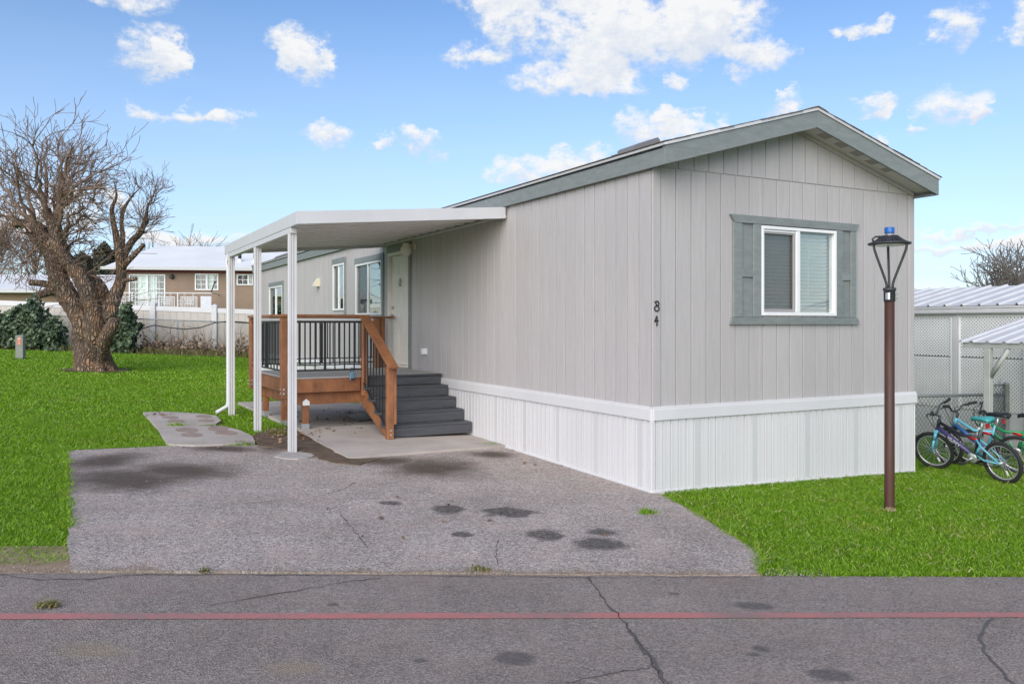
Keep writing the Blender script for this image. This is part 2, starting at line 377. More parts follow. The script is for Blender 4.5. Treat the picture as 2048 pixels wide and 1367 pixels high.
def red_paint():
    m, t = new_mat('worn_red_paint'); pos = t.node('ShaderNodeNewGeometry').outputs['Position']
    n = t.noise(pos, 34., 6., .8); n2 = t.noise(pos, 1.6, 5., .65)
    col = t.mix(t.mapr(n2, .3, .7), (.56, .19, .18, 1), (.46, .205, .19, 1))
    wear = t.math('MULTIPLY', t.mapr(t.math('ADD', n, t.math('MULTIPLY', t.math('SUBTRACT', n2, .5), .5)), .44, .62), .75)
    x, y = G(1490, 1237)
    gap = t.mapr(t.math('ADD', t.vmath('DISTANCE', t.vmath('MULTIPLY', pos, (1, 1, 0)), (x, y, 0.)), t.math('MULTIPLY', n2, .5)), .52, .32)
    wear = t.math('MAXIMUM', wear, t.math('MULTIPLY', gap, .8))
    col = t.mix(wear, col, (.25, .20, .19, 1))
    t.put(t.bsdf.inputs['Base Color'], col); t.bsdf.inputs['Roughness'].default_value = .8; t.bsdf.inputs['Specular IOR Level'].default_value = .3
    t.put(t.bsdf.inputs['Normal'], t.node('ShaderNodeBump', {'Strength': .5, 'Distance': .01, 'Height': n}).outputs[0])
    return m
def road_off(px, py):
    x, y = G(px, py); return (y - RE0[1]) * rd.x - (x - RE0[0]) * rd.y
ro0, ro1 = road_off(1024, 1230), road_off(1024, 1241)
strip('painted_line', -40, 40, ro1, ro0, .016, red_paint(), road, 60)
# driveway pad
DRIVE_PX = [(141, 1146), (138, 1060), (135, 980), (132, 903), (230, 899), (330, 894), (500, 893), (640, 885), (780, 880), (930, 872), (1015, 885), (1160, 928), (1303, 985), (1330, 994), (1385, 1024), (1440, 1058), (1490, 1089), (1515, 1104), (1522, 1116), (1521, 1155)]
DRIVE = [G(*p) for p in DRIVE_PX]
def jag(poly, step=.12, amp=.012):                     # a slightly ragged outline
    out = []
    for i, p in enumerate(poly):
        q = poly[(i + 1) % len(poly)]; L = math.dist(p, q); n = max(1, int(L / step))
        for k in range(n):
            f = k / n; a = amp if k else amp * .5
            out.append((p[0] + (q[0] - p[0]) * f + random.uniform(-a, a), p[1] + (q[1] - p[1]) * f + random.uniform(-a, a)))
    return out
drive = tag(sheet('driveway', jag(DRIVE, .15, .016), .02, .03, MDRIVE), kind='structure')
def crack(pts, wpx, parent, dz, mt):
    P = [G(*p) for p in pts]; out = []
    for i in range(len(P) - 1):
        for k in range(5):
            f = k / 5; out.append((P[i][0] + (P[i + 1][0] - P[i][0]) * f + random.uniform(-.012, .012), P[i][1] + (P[i + 1][1] - P[i][1]) * f + random.uniform(-.012, .012)))
    out.append(P[-1]); vs = []
    for i, p in enumerate(out):
        a = out[max(i - 1, 0)]; b = out[min(i + 1, len(out) - 1)]; d = Vector((b[0] - a[0], b[1] - a[1])).normalized()
        hw = wpx * .62 * p[1] / F * .5 * random.uniform(.45, 1.25)
        for s in (-1, 1): x, y = p[0] - d.y * hw * s, p[1] + d.x * hw * s; vs.append((x, y, gz(x) + dz))
    n = len(out)
    MB().add(vs, [(2 * i, 2 * i + 1, 2 * i + 3, 2 * i + 2) for i in range(n - 1)]).build('crack', mt, parent)
MCRACK = mat('crack_dark', (.07, .063, .06), (.11, .10, .095), 30., rough=1., spec=.1, world_co=True)
MSEAL = mat('tar_seal', (.10, .092, .092), (.14, .125, .124), 25., rough=.75, spec=.35, world_co=True)
crack([(1176, 1158), (1200, 1195), (1235, 1232), (1262, 1268), (1295, 1310), (1330, 1375)], 5, road, .0175, MCRACK)
crack([(1262, 1268), (1285, 1300), (1312, 1330), (1335, 1380)], 13, road, .0165, MSEAL)
crack([(1135, 1372), (1220, 1352), (1300, 1342)], 8, road, .0168, MSEAL)
crack([(1985, 1240), (1962, 1270), (1968, 1310), (2000, 1345), (2040, 1385)], 10, road, .0168, MSEAL)
crack([(0, 1153), (80, 1163), (180, 1162), (260, 1154), (420, 1153), (620, 1154)], 6, road, .0172, MSEAL)
crack([(620, 1154), (900, 1156), (1180, 1158), (1500, 1158)], 4, road, .0172, MSEAL)
crack([(420, 1215), (560, 1190), (700, 1166), (760, 1160)], 5, road, .0168, MSEAL)
crack([(680, 1032), (705, 1060), (735, 1100)], 2.2, drive, .0245, MCRACK)
crack([(640, 995), (690, 982), (710, 968)], 2.2, drive, .0245, MCRACK)
crack([(1000, 1085), (990, 1110), (995, 1135)], 2.5, drive, .0245, MCRACK)
crack([(330, 1018), (470, 1012), (600, 1003), (760, 1000)], 2., drive, .0245, MCRACK)
# patio slab under the deck (two pours with a joint) and the old stepping slabs
HO = Vector((1.415, 8.46)); TH = math.atan2(907, 1674); U = Vector((math.cos(TH), math.sin(TH))); V = Vector((-math.sin(TH), math.cos(TH)))
HM = T(HO.x, HO.y, 0, TH)
def W2(a, b): return (HO.x + U.x * a + V.x * b, HO.y + U.y * a + V.y * b)
patio = tag(bpy.data.objects.new('patio', None), kind='structure'); put(patio)
sheet('concrete_slab', jag([G(476, 809), G(600, 806), W2(-.01, 8.6), W2(-.01, 5.57), G(592, 862), G(540, 838)], .3, .004), .05, .06, MCONC, patio)
sheet('concrete_slab', jag([G(594, 864), W2(-.01, 5.55), W2(-.01, 3.12), G(695, 921), G(640, 890)], .3, .004), .048, .06, MCONC, patio)
path = tag(bpy.data.objects.new('path', None), kind='structure'); put(path)
sheet('concrete_slab', jag([G(286, 829), G(330, 828), G(400, 832), G(432, 836), G(442, 846), G(432, 853), G(400, 856), G(314, 859)], .25, .006), .045, .05, MCONC, path)
sheet('concrete_slab', jag([G(316, 861), G(385, 857), G(450, 858), G(480, 866), G(505, 878), G(510, 889), G(470, 893), G(390, 896), G(336, 894)], .25, .006), .045, .05, MCONC, path)
MBRICK = mat('worn_paver', (.36, .275, .24), (.27, .20, .175), 8., rough=.95, world_co=True)
for (px, py, wd, hd) in ((373, 866, 46, 5), (436, 863, 42, 6), (383, 876, 44, 4.5), (452, 872, 46, 4.5), (408, 838, 34, 3), (340, 840, 34, 3), (352, 848, 36, 3.5), (412, 847, 34, 3)):
    sheet('round_inset', [G(px + wd / 2 * math.cos(i * .45), py + hd * math.sin(i * .45)) for i in range(14)][::-1], .0485, .01, MBRICK, path)
MSOIL = mat('brown_soil', (.20, .145, .11), (.12, .088, .066), 6., rough=1., bump=.9, bscale=50., world_co=True, spec=.1, bdist=.02, detail=8.)
tag(sheet('soil', [along_road(-3.2, .01), G(140, 1149), G(139, 1095), along_road(-3.2, .5)], .014, .02, mat('sandy_soil', (.36, .265, .19), (.25, .18, .125), 7., rough=1., bump=.6, bscale=60., world_co=True, spec=.1, detail=8.)), kind='structure')
tag(sheet('soil', jag([G(505, 876), G(520, 868), G(560, 850), G(600, 868), G(640, 893), G(700, 922), G(760, 921), G(720, 934), G(660, 928), G(600, 905), G(520, 896)], .12, .03), .032, .02, MSOIL), kind='structure')
tag(sheet('post_footing', jag([G(548, 917), G(562, 912), G(585, 909), G(612, 910), G(628, 914), G(618, 919), G(596, 922), G(568, 921)], .04, .02), .034, .02, mat('pale_cement', (.46, .42, .40), (.34, .305, .29), 9., rough=.95, world_co=True)), kind='structure')

# ---------------------------------------------------------------- grass
def in_poly(x, y, poly):
    c = np.zeros(len(x), bool); n = len(poly)
    for i in range(n):
        x0, y0 = poly[i]; x1, y1 = poly[(i + 1) % n]
        if y0 == y1: continue
        hit = ((y0 > y) != (y1 > y)) & (x < (x1 - x0) * (y - y0) / (y1 - y0) + x0)
        c ^= hit
    return c
def grass_mat(name, ca, cb, cc):
    m, t = new_mat(name); t.n.remove(t.bsdf)
    r = t.node('ShaderNodeAttribute', attribute_name='rnd').outputs['Fac']
    pos = t.node('ShaderNodeNewGeometry').outputs['Position']
    pat = t.mapr(t.noise(pos, .9, 5., .65), .35, .65)
    col = t.mix(r, ca + (1,), cb + (1,)); col = t.mix(t.math('MULTIPLY', pat, .5), col, cc + (1,))
    dry = t.mapr(t.noise(pos, 1.7, 6., .72), .52, .70, 0., .7); col = t.mix(t.math('MULTIPLY', dry, r), col, (.44, .43, .09, 1))
    d = t.node('ShaderNodeBsdfDiffuse', (col,)); tr = t.node('ShaderNodeBsdfTranslucent', (col,)); gl = t.node('ShaderNodeBsdfGlossy', {'Color': (1, 1, 1, 1), 'Roughness': .45})
    mx = t.node('ShaderNodeMixShader', (.32, d.outputs[0], tr.outputs[0])); mx2 = t.node('ShaderNodeMixShader', (.035, mx.outputs[0], gl.outputs[0]))
    t.put(t.n['Material Output'].inputs[0], mx2.outputs[0]); return m
MGRASS = grass_mat('grass_blades', (.055, .135, .004), (.35, .56, .024), (.20, .40, .010))
MSTRAW = grass_mat('dry_straw', (.45, .36, .17), (.62, .53, .30), (.5, .42, .22))
MDRYW = grass_mat('dry_weeds', (.22, .18, .07), (.13, .17, .04), (.28, .2, .1))
def blades(name, x, y, z, ln, wd, mt, lean=.55, flat=False, kind='stuff'):
    n = len(x); ph = RNG.uniform(0, 2 * np.pi, n); ld = RNG.uniform(0, 2 * np.pi, n)
    le = RNG.uniform(.15, lean, n) * ln; h = ln * RNG.uniform(.55, 1, n)
    if flat: le = ln; h = RNG.uniform(.01, .03, n)
    cx, sx = np.cos(ph) * wd / 2, np.sin(ph) * wd / 2; lx, ly = np.cos(ld) * le, np.sin(ld) * le
    v = np.empty((n, 5, 3), np.float32)
    for k, (f, zf, wf) in enumerate(((0, 0, -1), (0, 0, 1), (.35, .6, .8), (.35, .6, -.8), (1, 1, 0))):
        v[:, k, 0] = x + lx * f + cx * wf; v[:, k, 1] = y + ly * f + sx * wf; v[:, k, 2] = z + h * zf + (.02 if flat else -.004)
    me = bpy.data.meshes.new(name); me.vertices.add(n * 5); me.vertices.foreach_set('co', v.ravel())
    me.loops.add(n * 7); me.polygons.add(n * 2)
    b = (np.arange(n) * 5)[:, None]
    li = np.concatenate([b + np.array([0, 1, 2, 3]), b + np.array([3, 2, 4])], 1).ravel()
    me.loops.foreach_set('vertex_index', li.astype(np.int32))
    ls = (np.arange(n) * 7)[:, None] + np.array([0, 4]); me.polygons.foreach_set('loop_start', ls.ravel().astype(np.int32))
    me.update(calc_edges=True)
    at = me.attributes.new('rnd', 'FLOAT', 'POINT'); at.data.foreach_set('value', np.repeat(RNG.uniform(0, 1, n), 5).astype(np.float32))
    me.materials.append(mt); o = bpy.data.objects.new(name, me); put(o)
    if kind: o['kind'] = kind
    return o
LAWN_R = [G(1330, 990), G(1385, 1021), G(1440, 1055), G(1490, 1086), G(1517, 1103), G(1525, 1116), G(1523, 1155), along_road(9.5, .02), (9.5, 11.6), (6.9, 12.4), W2(4.1, .0), W2(4.07, -.02), W2(.12, -.02)]
LAWN_L = [along_road(-2.2, .1), G(70, 1133), G(139, 1126), G(138, 1060), G(135, 980), G(131, 902), G(230, 897), G(330, 893), G(300, 845), G(284, 827), G(330, 826), G(400, 830), G(436, 835), G(450, 855), G(480, 864), G(508, 877), G(516, 870), G(555, 850), G(540, 840), G(474, 808), G(600, 804), W2(-.05, 8.7), W2(-.05, 19.6), W2(2., 19.6), (-3, 34.6), (-24, 34.6), (-9, 12), (-4.4, 6.5)]
def scatter(poly, dens, ylo, yhi):
    xs_ = [p[0] for p in poly]; y0 = max(ylo, min(p[1] for p in poly)); y1 = min(yhi, max(p[1] for p in poly))
    n = int((max(xs_) - min(xs_)) * (y1 - y0) * dens)
    x = RNG.uniform(min(xs_), max(xs_), n); y = RNG.uniform(y0, y1, n)
    k = in_poly(x, y, poly) & (np.abs(x) < y * .66 + .5); x, y = x[k], y[k]
    return x, y, -GS * (np.clip(x, -30, 30) - 1.415)
def edge_points(pts, per_m, sd_):                      # blades creeping over a paved edge
    ex, ey = [], []
    for p, q in zip(pts[:-1], pts[1:]):
        n = int(math.dist(p, q) * per_m); f = RNG.uniform(0, 1, n); clump = np.sin(f * math.dist(p, q) * 9.) * .5 + .6
        ex.append(p[0] + (q[0] - p[0]) * f + RNG.normal(0, sd_, n) * clump); ey.append(p[1] + (q[1] - p[1]) * f + RNG.normal(0, sd_, n) * clump)
    ex, ey = np.concatenate(ex), np.concatenate(ey); return ex, ey, -GS * (ex - 1.415) + .015
x, y, z = map(np.concatenate, zip(scatter(LAWN_R, 8000, 0, 14), edge_points([G(*p) for p in DRIVE_PX[13:20]], 700, .03), edge_points([along_road(s_, .02) for s_ in np.linspace(5.2, 9., 8)], 500, .025), edge_points([W2(a_, -.05) for a_ in np.linspace(.15, 4., 6)], 350, .02)))
tag(blades('lawn_grass', x, y, z, RNG.uniform(.018, .052, len(x)), RNG.uniform(.004, .009, len(x)), MGRASS, 1.5), 'short green lawn beside the lamp post and bicycles', 'grass')
x, y, z = scatter(LAWN_R, 55, 0, 14); tag(blades('straw', x, y, z + .02, RNG.uniform(.03, .12, len(x)), RNG.uniform(.004, .010, len(x)), MSTRAW, flat=True), 'pale dry clippings lying on the lawn by the lamp post', 'straw')
ex, ey, ez = edge_points([G(*p) for p in DRIVE_PX[1:7]], 450, .03)
X_, Y_, Z_, L_, Wd = [ex], [ey], [ez], [RNG.uniform(.02, .06, len(ex))], [RNG.uniform(.004, .009, len(ex))]
for (lo, hi, dn, l0, l1, w0, w1) in ((0, 9, 6500, .018, .052, .004, .009), (9, 13, 3600, .022, .055, .006, .011), (13, 20, 1200, .025, .06, .010, .018), (20, 36, 420, .03, .065, .018, .03)):
    x, y, z = scatter(LAWN_L, dn, lo, hi); n = len(x)
    X_.append(x); Y_.append(y); Z_.append(z); L_.append(RNG.uniform(l0, l1, n)); Wd.append(RNG.uniform(w0, w1, n))
tag(blades('lawn_grass', *map(np.concatenate, (X_, Y_, Z_, L_, Wd)), MGRASS, 1.5), 'bright green lawn spreading left of the driveway to the fence', 'grass')
x, y, z = scatter(LAWN_L, 16, 0, 20); tag(blades('straw', x, y, z, RNG.uniform(.02, .07, len(x)), RNG.uniform(.004, .008, len(x)), MSTRAW, flat=True), 'pale dry clippings lying on the lawn left of the driveway', 'straw')
def tuft(px, py, rpx, n, h, label, mt=None, flat=False):
    cx, cy = G(px, py); r = rpx * cy / F
    x = RNG.normal(cx, r * .45, n); y = RNG.normal(cy, r * .35, n); z = -GS * (x - 1.415) + (.0 if flat else .02)
    return tag(blades('weed_tuft', x, y, z, RNG.uniform(h * .4, h, n), RNG.uniform(.005, .01, n), mt or MGRASS, .8, flat, kind=None), label, 'weeds')
tuft(1294, 1030, 20, 160, .07, 'small green weed tuft alone on the grey driveway')
tuft(985, 894, 20, 140, .07, 'dark green weed at the slab corner against the white skirting')
tuft(355, 856, 22, 240, .10, 'bright green grass tuft in the joint between the stepping slabs')
tuft(425, 856, 26, 160, .06, 'flat green weeds at the right end of the stepping slab joint')
tuft(480, 890, 22, 140, .07, 'dull green weeds along the front edge of the near stepping slab', MDRYW)
tuft(550, 862, 26, 420, .16, 'green weeds growing beside the middle awning post')
tuft(556, 872, 26, 300, .12, 'dry brown weeds heaped between the two nearer awning posts', MDRYW)
tuft(1825, 940, 12, 60, .22, 'tall thin weeds at the right end of the white skirting')
tuft(1779, 1024, 12, 120, .045, 'ring of pale dry grass at the foot of the lamp post', MSTRAW)
tuft(410, 1149, 10, 60, .05, 'tiny dry weed at the road edge below the driveway', MDRYW)
tuft(960, 1145, 26, 120, .05, 'dry tan weeds along the road edge right of centre', MDRYW)
tuft(95, 1218, 24, 140, .06, 'dropped pale green sprig on the road by the red line', MDRYW, True)

# loose grit along the road edge, the slab edge and over the driveway
def grit(name, x, y, dz, size, mt, label):
    n = len(x); z = -GS * (x - 1.415) + dz; o6 = np.array([(1, 0, 0), (-.8, .3, 0), (0, 1, 0), (.2, -.9, 0), (0, 0, .7), (0, 0, -.4)]); f8 = np.array([(0, 2, 4), (2, 1, 4), (1, 3, 4), (3, 0, 4), (2, 0, 5), (1, 2, 5), (3, 1, 5), (0, 3, 5)])
    th = RNG.uniform(0, 6.28, n); c, s_ = np.cos(th), np.sin(th); v = np.empty((n, 6, 3), np.float32)
    for k in range(6):
        v[:, k, 0] = x + size * (o6[k, 0] * c - o6[k, 1] * s_); v[:, k, 1] = y + size * (o6[k, 0] * s_ + o6[k, 1] * c); v[:, k, 2] = z + size * o6[k, 2]
    me = bpy.data.meshes.new(name); me.vertices.add(n * 6); me.vertices.foreach_set('co', v.ravel()); me.loops.add(n * 24); me.polygons.add(n * 8)
    me.loops.foreach_set('vertex_index', ((np.arange(n) * 6)[:, None, None] + f8[None]).ravel().astype(np.int32)); me.polygons.foreach_set('loop_start', (np.arange(n * 8) * 3).astype(np.int32)); me.update(calc_edges=True)
    at = me.attributes.new('rnd', 'FLOAT', 'POINT'); at.data.foreach_set('value', np.repeat(RNG.uniform(0, 1, n), 6).astype(np.float32)); me.materials.append(mt)
    return tag(put(bpy.data.objects.new(name, me)), label, 'grit', kind='stuff')
mg, tg = new_mat('grit'); tg.put(tg.bsdf.inputs['Base Color'], tg.mix(tg.node('ShaderNodeAttribute', attribute_name='rnd').outputs['Fac'], (.10, .085, .075, 1), (.55, .48, .42, 1))); tg.bsdf.inputs['Roughness'].default_value = .9
n = 2600; s_ = RNG.uniform(-1.5, 5.4, n); o_ = np.abs(RNG.normal(0, .07, n)) - .03; x = RNG.normal(0, .01, n) + RE0[0] + rd.x * s_ - rd.y * o_; y = RE0[1] + rd.y * s_ + rd.x * o_
n2_ = 1500; q = np.array([G(px_, py_) for px_, py_ in zip(RNG.uniform(150, 1480, n2_), RNG.uniform(915, 1150, n2_))]); k = in_poly(q[:, 0], q[:, 1], DRIVE); q = q[k]
q2 = np.array([G(px_ , py_) for px_, py_ in zip(RNG.normal(600, 70, 500), RNG.normal(900, 12, 500))])
grit('loose_grit', np.concatenate([x, q[:, 0], q2[:, 0]]), np.concatenate([y, q[:, 1], q2[:, 1]]), .024, RNG.uniform(.002, .0065, n + len(q) + 500), mg, 'loose grit along the road edge and over the driveway')
# ---------------------------------------------------------------- the mobile home
PL = Plane(HO, V); PF = Plane(HO, U)
W_, L_H = 4.06, 19.5
home = thing('mobile_home', 'pale grey mobile home with sage green trim and white skirting, number 84', 'mobile home', T(HO.x, HO.y, 0, TH))
def hb(name, m, mt, parent=home): return m.build(name, mt, parent, HM)
Z_BELT, Z_JOINT = .88, 3.317
def subtract(rects, hole):
    out = []
    for (x0, x1, z0, z1) in rects:
        a0, a1, c0, c1 = hole
        if a1 <= x0 or a0 >= x1 or c1 <= z0 or c0 >= z1: out.append((x0, x1, z0, z1)); continue
        if a0 > x0: out.append((x0, a0, z0, z1))
        if a1 < x1: out.append((a1, x1, z0, z1))
        m0, m1 = max(x0, a0), min(x1, a1)
        if c0 > z0: out.append((m0, m1, z0, c0))
        if c1 < z1: out.append((m0, m1, c1, z1))
    return [r for r in out if r[1] - r[0] > .004 and r[3] - r[2] > .004]
def winrect(P, x0, x1, y0, y1):
    a0, z1 = P.at(x0, y0); a1, _ = P.at(x1, y0); _, z0 = P.at(x0, y1); return (min(a0, a1), max(a0, a1), z0, z1)
# openings: (along0, along1, z0, z1)
fw = (PF.at(1519.5), PF.at(1669), PF.at(1520, 631)[1], PF.at(1520, 451)[1])
bA = (PL.at(765), PL.at(713)); bB = (PL.at(690), PL.at(667.5)); bC = (PL.at(566), PL.at(540))
wA = (*bA, PL.at(765, 629)[1], PL.at(765, 519)[1]); wB = (*bB, PL.at(690, 620)[1], PL.at(690, 525)[1]); wC = (*bC, wA[2], PL.at(566, 570)[1])
dr = (PL.at(819), PL.at(777), .97, PL.at(819, 498)[1])
# walls inside the cladding
core = MB()
core.box(.13, W_, .13, L_H, .5, 3.28)
hb('wall', core, MSIDING)
BW = .2032; GAP = .009
def board_rects(x0, x1, z0, z1, holes):
    rs = [(x0, x1, z0, z1)]
    for h in holes: rs = subtract(rs, h)
    return rs
gslope = (3.874 - 3.29) / 2.085
k = 0; x = .105
while x < W_ - .11:                                      # front boards below and above the horizontal joint
    x1 = min(x + BW, W_ - .105)
    for r in board_rects(x + GAP / 2, x1 - GAP / 2, .80, Z_JOINT - .004, [fw]): hb('siding_board', MB().cbox(r[0], r[1], 0, .13, r[2], r[3], c=.003), MSIDING)
    def top(a): return 3.30 + gslope * (W_ / 2 + .02 - abs(a - W_ / 2)) + .02
    xa, xb = x + GAP / 2 + .03, x1 - GAP / 2 + .03
    xb = min(xb, W_ - .02)
    hb('gable_board', MB().prism([(xa, Z_JOINT + .004), (xb, Z_JOINT + .004), (xb, top(xb))] + ([(W_ / 2, top(W_ / 2))] if xa < W_ / 2 < xb else []) + [(xa, top(xa))], 'y', -.006, .13), MSIDING)
    x += BW
hb('gable_board', MB().prism([(.0, Z_JOINT + .004), (.129, Z_JOINT + .004), (.129, 3.35), (0, 3.32)], 'y', -.006, .13), MSIDING)
hb('drip_joint', MB().box(.02, W_ - .02, .005, .12, Z_JOINT - .01, Z_JOINT + .01), MSIDING)
x = .02
while x < L_H - .02:                                     # long left wall
    x1 = min(x + BW, L_H - .005)
    for r in board_rects(x + .0065, x1 - .0065, .80, 3.33, [wA, wB, wC, dr]): hb('siding_board', MB().cbox(0, .13, r[0], r[1], r[2], r[3], c=.003), MSIDING)
    x += BW
hb('corner_board', boxes((0, .100, -.012, .014, .80, 3.31)), MSIDING)
hb('corner_board', boxes((W_ - .10, W_ + .004, -.012, .13, .80, 3.31)), MSIDING)
# belt boards with lip
def belt(axis, x0, x1):
    m = MB()
    if axis == 'y':
        prof = [(0, .885), (-.016, .885), (-.022, .878), (-.022, .862), (-.030, .855), (-.034, .75), (-.022, .742), (0, .742)]
        m.prism(prof, 'y', x0, x1)
    else:
        prof = [(0, .885), (-.016, .885), (-.022, .878), (-.022, .862), (-.030, .855), (-.034, .75), (-.022, .742), (0, .742)]
        m.prism(prof, 'x', x0, x1)
    hb('belt_board', m, MWHITE)
for x0, x1 in ((.002, 3.05), (3.056, 6.7), (6.706, 10.3), (10.306, 13.9), (13.906, L_H)): belt('y', x0, x1)
for x0, x1 in ((.006, 3.5), (3.506, W_ + .03)): belt('x', x0, x1)
# skirting: ribbed vinyl panels, every second one with a perforated strip
def vent_mat():
    m, t = new_mat('perforated_vinyl'); co = t.node('ShaderNodeTexCoord').outputs['Object']
    v = t.node('ShaderNodeTexVoronoi', {'Vector': t.vmath('MULTIPLY', co, (1, 1, 1)), 'Scale': 75., 'Randomness': 0.}).outputs['Distance']
    t.put(t.bsdf.inputs['Base Color'], t.mix(t.mapr(v, .34, .44), (.47, .47, .47, 1), (.67, .66, .665, 1))); t.bsdf.inputs['Roughness'].default_value = .45
    return m
MVENT = vent_mat()
def skirt_panel(axis, x0, x1, vented):
    x0 += .003; x1 -= .003; n = 4; wd = (x1 - x0) / n; m = MB(); g = .022
    def zb(p):
        q = W2(p, 0) if axis == 'x' else W2(0, p); return gz(q[0]) - .02
    prof = []
    for i in range(n):
        a = x0 + i * wd
        prof += [(a, .020), (a + g * .35, .020), (a + g * .6, .0), (a + wd * .5, .002), (a + wd - g * .3, .0)]
    prof.append((x1, .016)); vs = []
    for (p, d) in prof:
        for z in (zb(p), .76): vs.append((p, d - .012, z) if axis == 'x' else (d - .012, p, z))
    fs = [(2 * i, 2 * i + 2, 2 * i + 3, 2 * i + 1) if axis == 'x' else (2 * i, 2 * i + 1, 2 * i + 3, 2 * i + 2) for i in range(len(prof) - 1)]
    m.add(vs, fs); o = hb('skirting_panel', m, MWHITE)
    if vented:
        a = x0 + wd + .012; b = a + wd - .028
        vs = [(p, -.0135, z) if axis == 'x' else (-.0135, p, z) for p in (a, b) for z in (zb(p) + .03, .745)]
        hb('vent_strip', MB().add(vs, [(0, 2, 3, 1) if axis == 'x' else (0, 1, 3, 2)]), MVENT, o)
for i in range(10): skirt_panel('x', .03 + i * .4025, .03 + (i + 1) * .4025, i % 2 == 1)
for i in range(48): skirt_panel('y', .03 + i * .4045, .03 + (i + 1) * .4045, i % 2 == 0)
hb('skirting_corner_post', boxes((-.016, .03, -.016, .03, -.03, .86)), MWHITE)
hb('skirting_corner_post', boxes((W_ + .03 - .03, W_ + .016, -.016, .03, -.16, .86)), MWHITE)
hb('skirting_end_wall', MB().box(W_ - .02, W_, .03, L_H, -.2, .8).box(.03, W_, L_H - .02, L_H, -.2, .8), MWHITE)
def ground_rail(axis, x0, x1):
    vs = []
    for p in (x0, x1):
        q = W2(p, 0) if axis == 'x' else W2(0, p); g = gz(q[0])
        for (d, z) in ((-.03, g - .02), (-.03, g + .035), (-.012, g + .045), (-.012, g - .02)): vs.append((p, d, z) if axis == 'x' else (d, p, z))
    hb('skirting_track', MB().add(vs, [(0, 4, 5, 1), (1, 5, 6, 2), (2, 6, 7, 3), (0, 1, 2, 3), (7, 6, 5, 4)]), MWHITE)
ground_rail('y', .0, 3.1); ground_rail('y', 3.11, 11); ground_rail('y', 11.01, L_H); ground_rail('x', .0, W_)
# roof
OV, SO = .30, .06                                        # front overhang, side overhang
zf0, zf1, zr0, zr1 = 3.285, 3.468, 3.874, 4.058
c_ = W_ / 2
for sgn in (-1, 1):
    e = c_ + sgn * (c_ + SO)
    hb('rake_fascia', MB().prism([(e, zf0), (e, zf1), (c_ + sgn * .001, zr1), (c_ + sgn * .001, zr0)], 'y', -OV, -OV + .03), MTRIM)
    hb('drip_edge', MB().prism([(e + sgn * .012, zf1 + .001), (e + sgn * .012, zf1 + .03), (c_ + sgn * .0005, zr1 + .032), (c_ + sgn * .0005, zr1 + .001)], 'y', -OV - .014, -OV + .06), MALU)
    sof = hb('soffit', MB().prism([(e - sgn * .03, zf0 + .045), (e - sgn * .03, zf0 + .06), (c_ + sgn * .002, zr0 + .05), (c_ + sgn * .002, zr0 + .035)], 'y', -OV + .031, -.007), MSOFF)
    hb('soffit_trim', MB().prism([(e - sgn * .09, zf0 + .018), (e - sgn * .09, zf0 + .06), (c_ + sgn * .002, zr0 + .034), (c_ + sgn * .002, zr0 - .006)], 'y', -.03, -.0075), MSIDING)
    for i in range(7):
        f0, f1 = .09 + i * .125, .09 + i * .125 + .062
        P0 = (e + (c_ - e) * f0, zf0 + .043 + (zr0 - zf0 - .008) * f0); P1 = (e + (c_ - e) * f1, zf0 + .043 + (zr0 - zf0 - .008) * f1)
        hb('soffit_vent', MB().prism([(P0[0], P0[1] - .004), (P0[0], P0[1] + .002), (P1[0], P1[1] + .002), (P1[0], P1[1] - .004)], 'y', -OV + .06, -OV + .19), mat('soffit_vent_mesh', (.36, .32, .30), (.26, .23, .21), 200.) if sgn == -1 and i == 0 else bpy.data.materials['soffit_vent_mesh'], sof)
    # eave fascia in lengths
    cuts = [-OV + .031, 3.6, 7.3, 11., 14.7, L_H + .06]
    for i in range(5):
        hb('eave_fascia', boxes((e - .012 * (1 + sgn) - (0 if sgn < 0 else 0), e + .024 - .012 * (1 + sgn), cuts[i] + (.002 if i else 0), cuts[i + 1] - .002, zf0 - .002, zf1 - .001)), MTRIM)
    hb('eave_return', boxes((min(e - sgn * .03, e - sgn * .09), max(e - sgn * .03, e - sgn * .012) , -OV + .032, .0, zf0 - .004, zf0 + .012)), MTRIM)
    hb('drip_edge', boxes((e + sgn * .012 - .012, e + sgn * .012 + .006, -OV - .012, L_H + .07, zf1, zf1 + .031)), MALU)
    # roof deck and shingle courses
    hb('roof_deck', MB().prism([(e, zf1 - .02), (e, zf1 + .028), (c_, zr1 + .030), (c_, zr1 - .02)], 'y', -OV + .062, L_H + .05), MDARK)
    nC = 15
    for i in range(nC):
        f0, f1 = i / nC - .004, (i + 1) / nC + .02
        A = (e + sgn * .03 + (c_ - e - sgn * .03) * f0, zf1 + .030 + (zr1 - zf1) * f0 + .010); B = (e + sgn * .03 + (c_ - e - sgn * .03) * min(f1, 1), zf1 + .030 + (zr1 - zf1) * min(f1, 1) + .001)
        hb('shingle_course', MB().prism([(A[0], A[1] - .008), A, (B[0], B[1] + .003), (B[0], B[1] - .002)], 'y', -OV - .022 + random.uniform(-.008, .008), L_H + .07), MSHING)
hb('ridge_cap', MB().prism([(c_ - .12, zr1 + .006), (c_ - .12, zr1 + .014), (c_, zr1 + .048), (c_ + .12, zr1 + .014), (c_ + .12, zr1 + .006), (c_, zr1 + .036)], 'y', -OV - .02, L_H + .07), MSHING)
hb('back_gable', MB().prism([(0, 3.2), (W_, 3.2), (W_, 3.36), (c_, 3.98), (0, 3.36)], 'y', L_H - .05, L_H - .01), MSIDING)
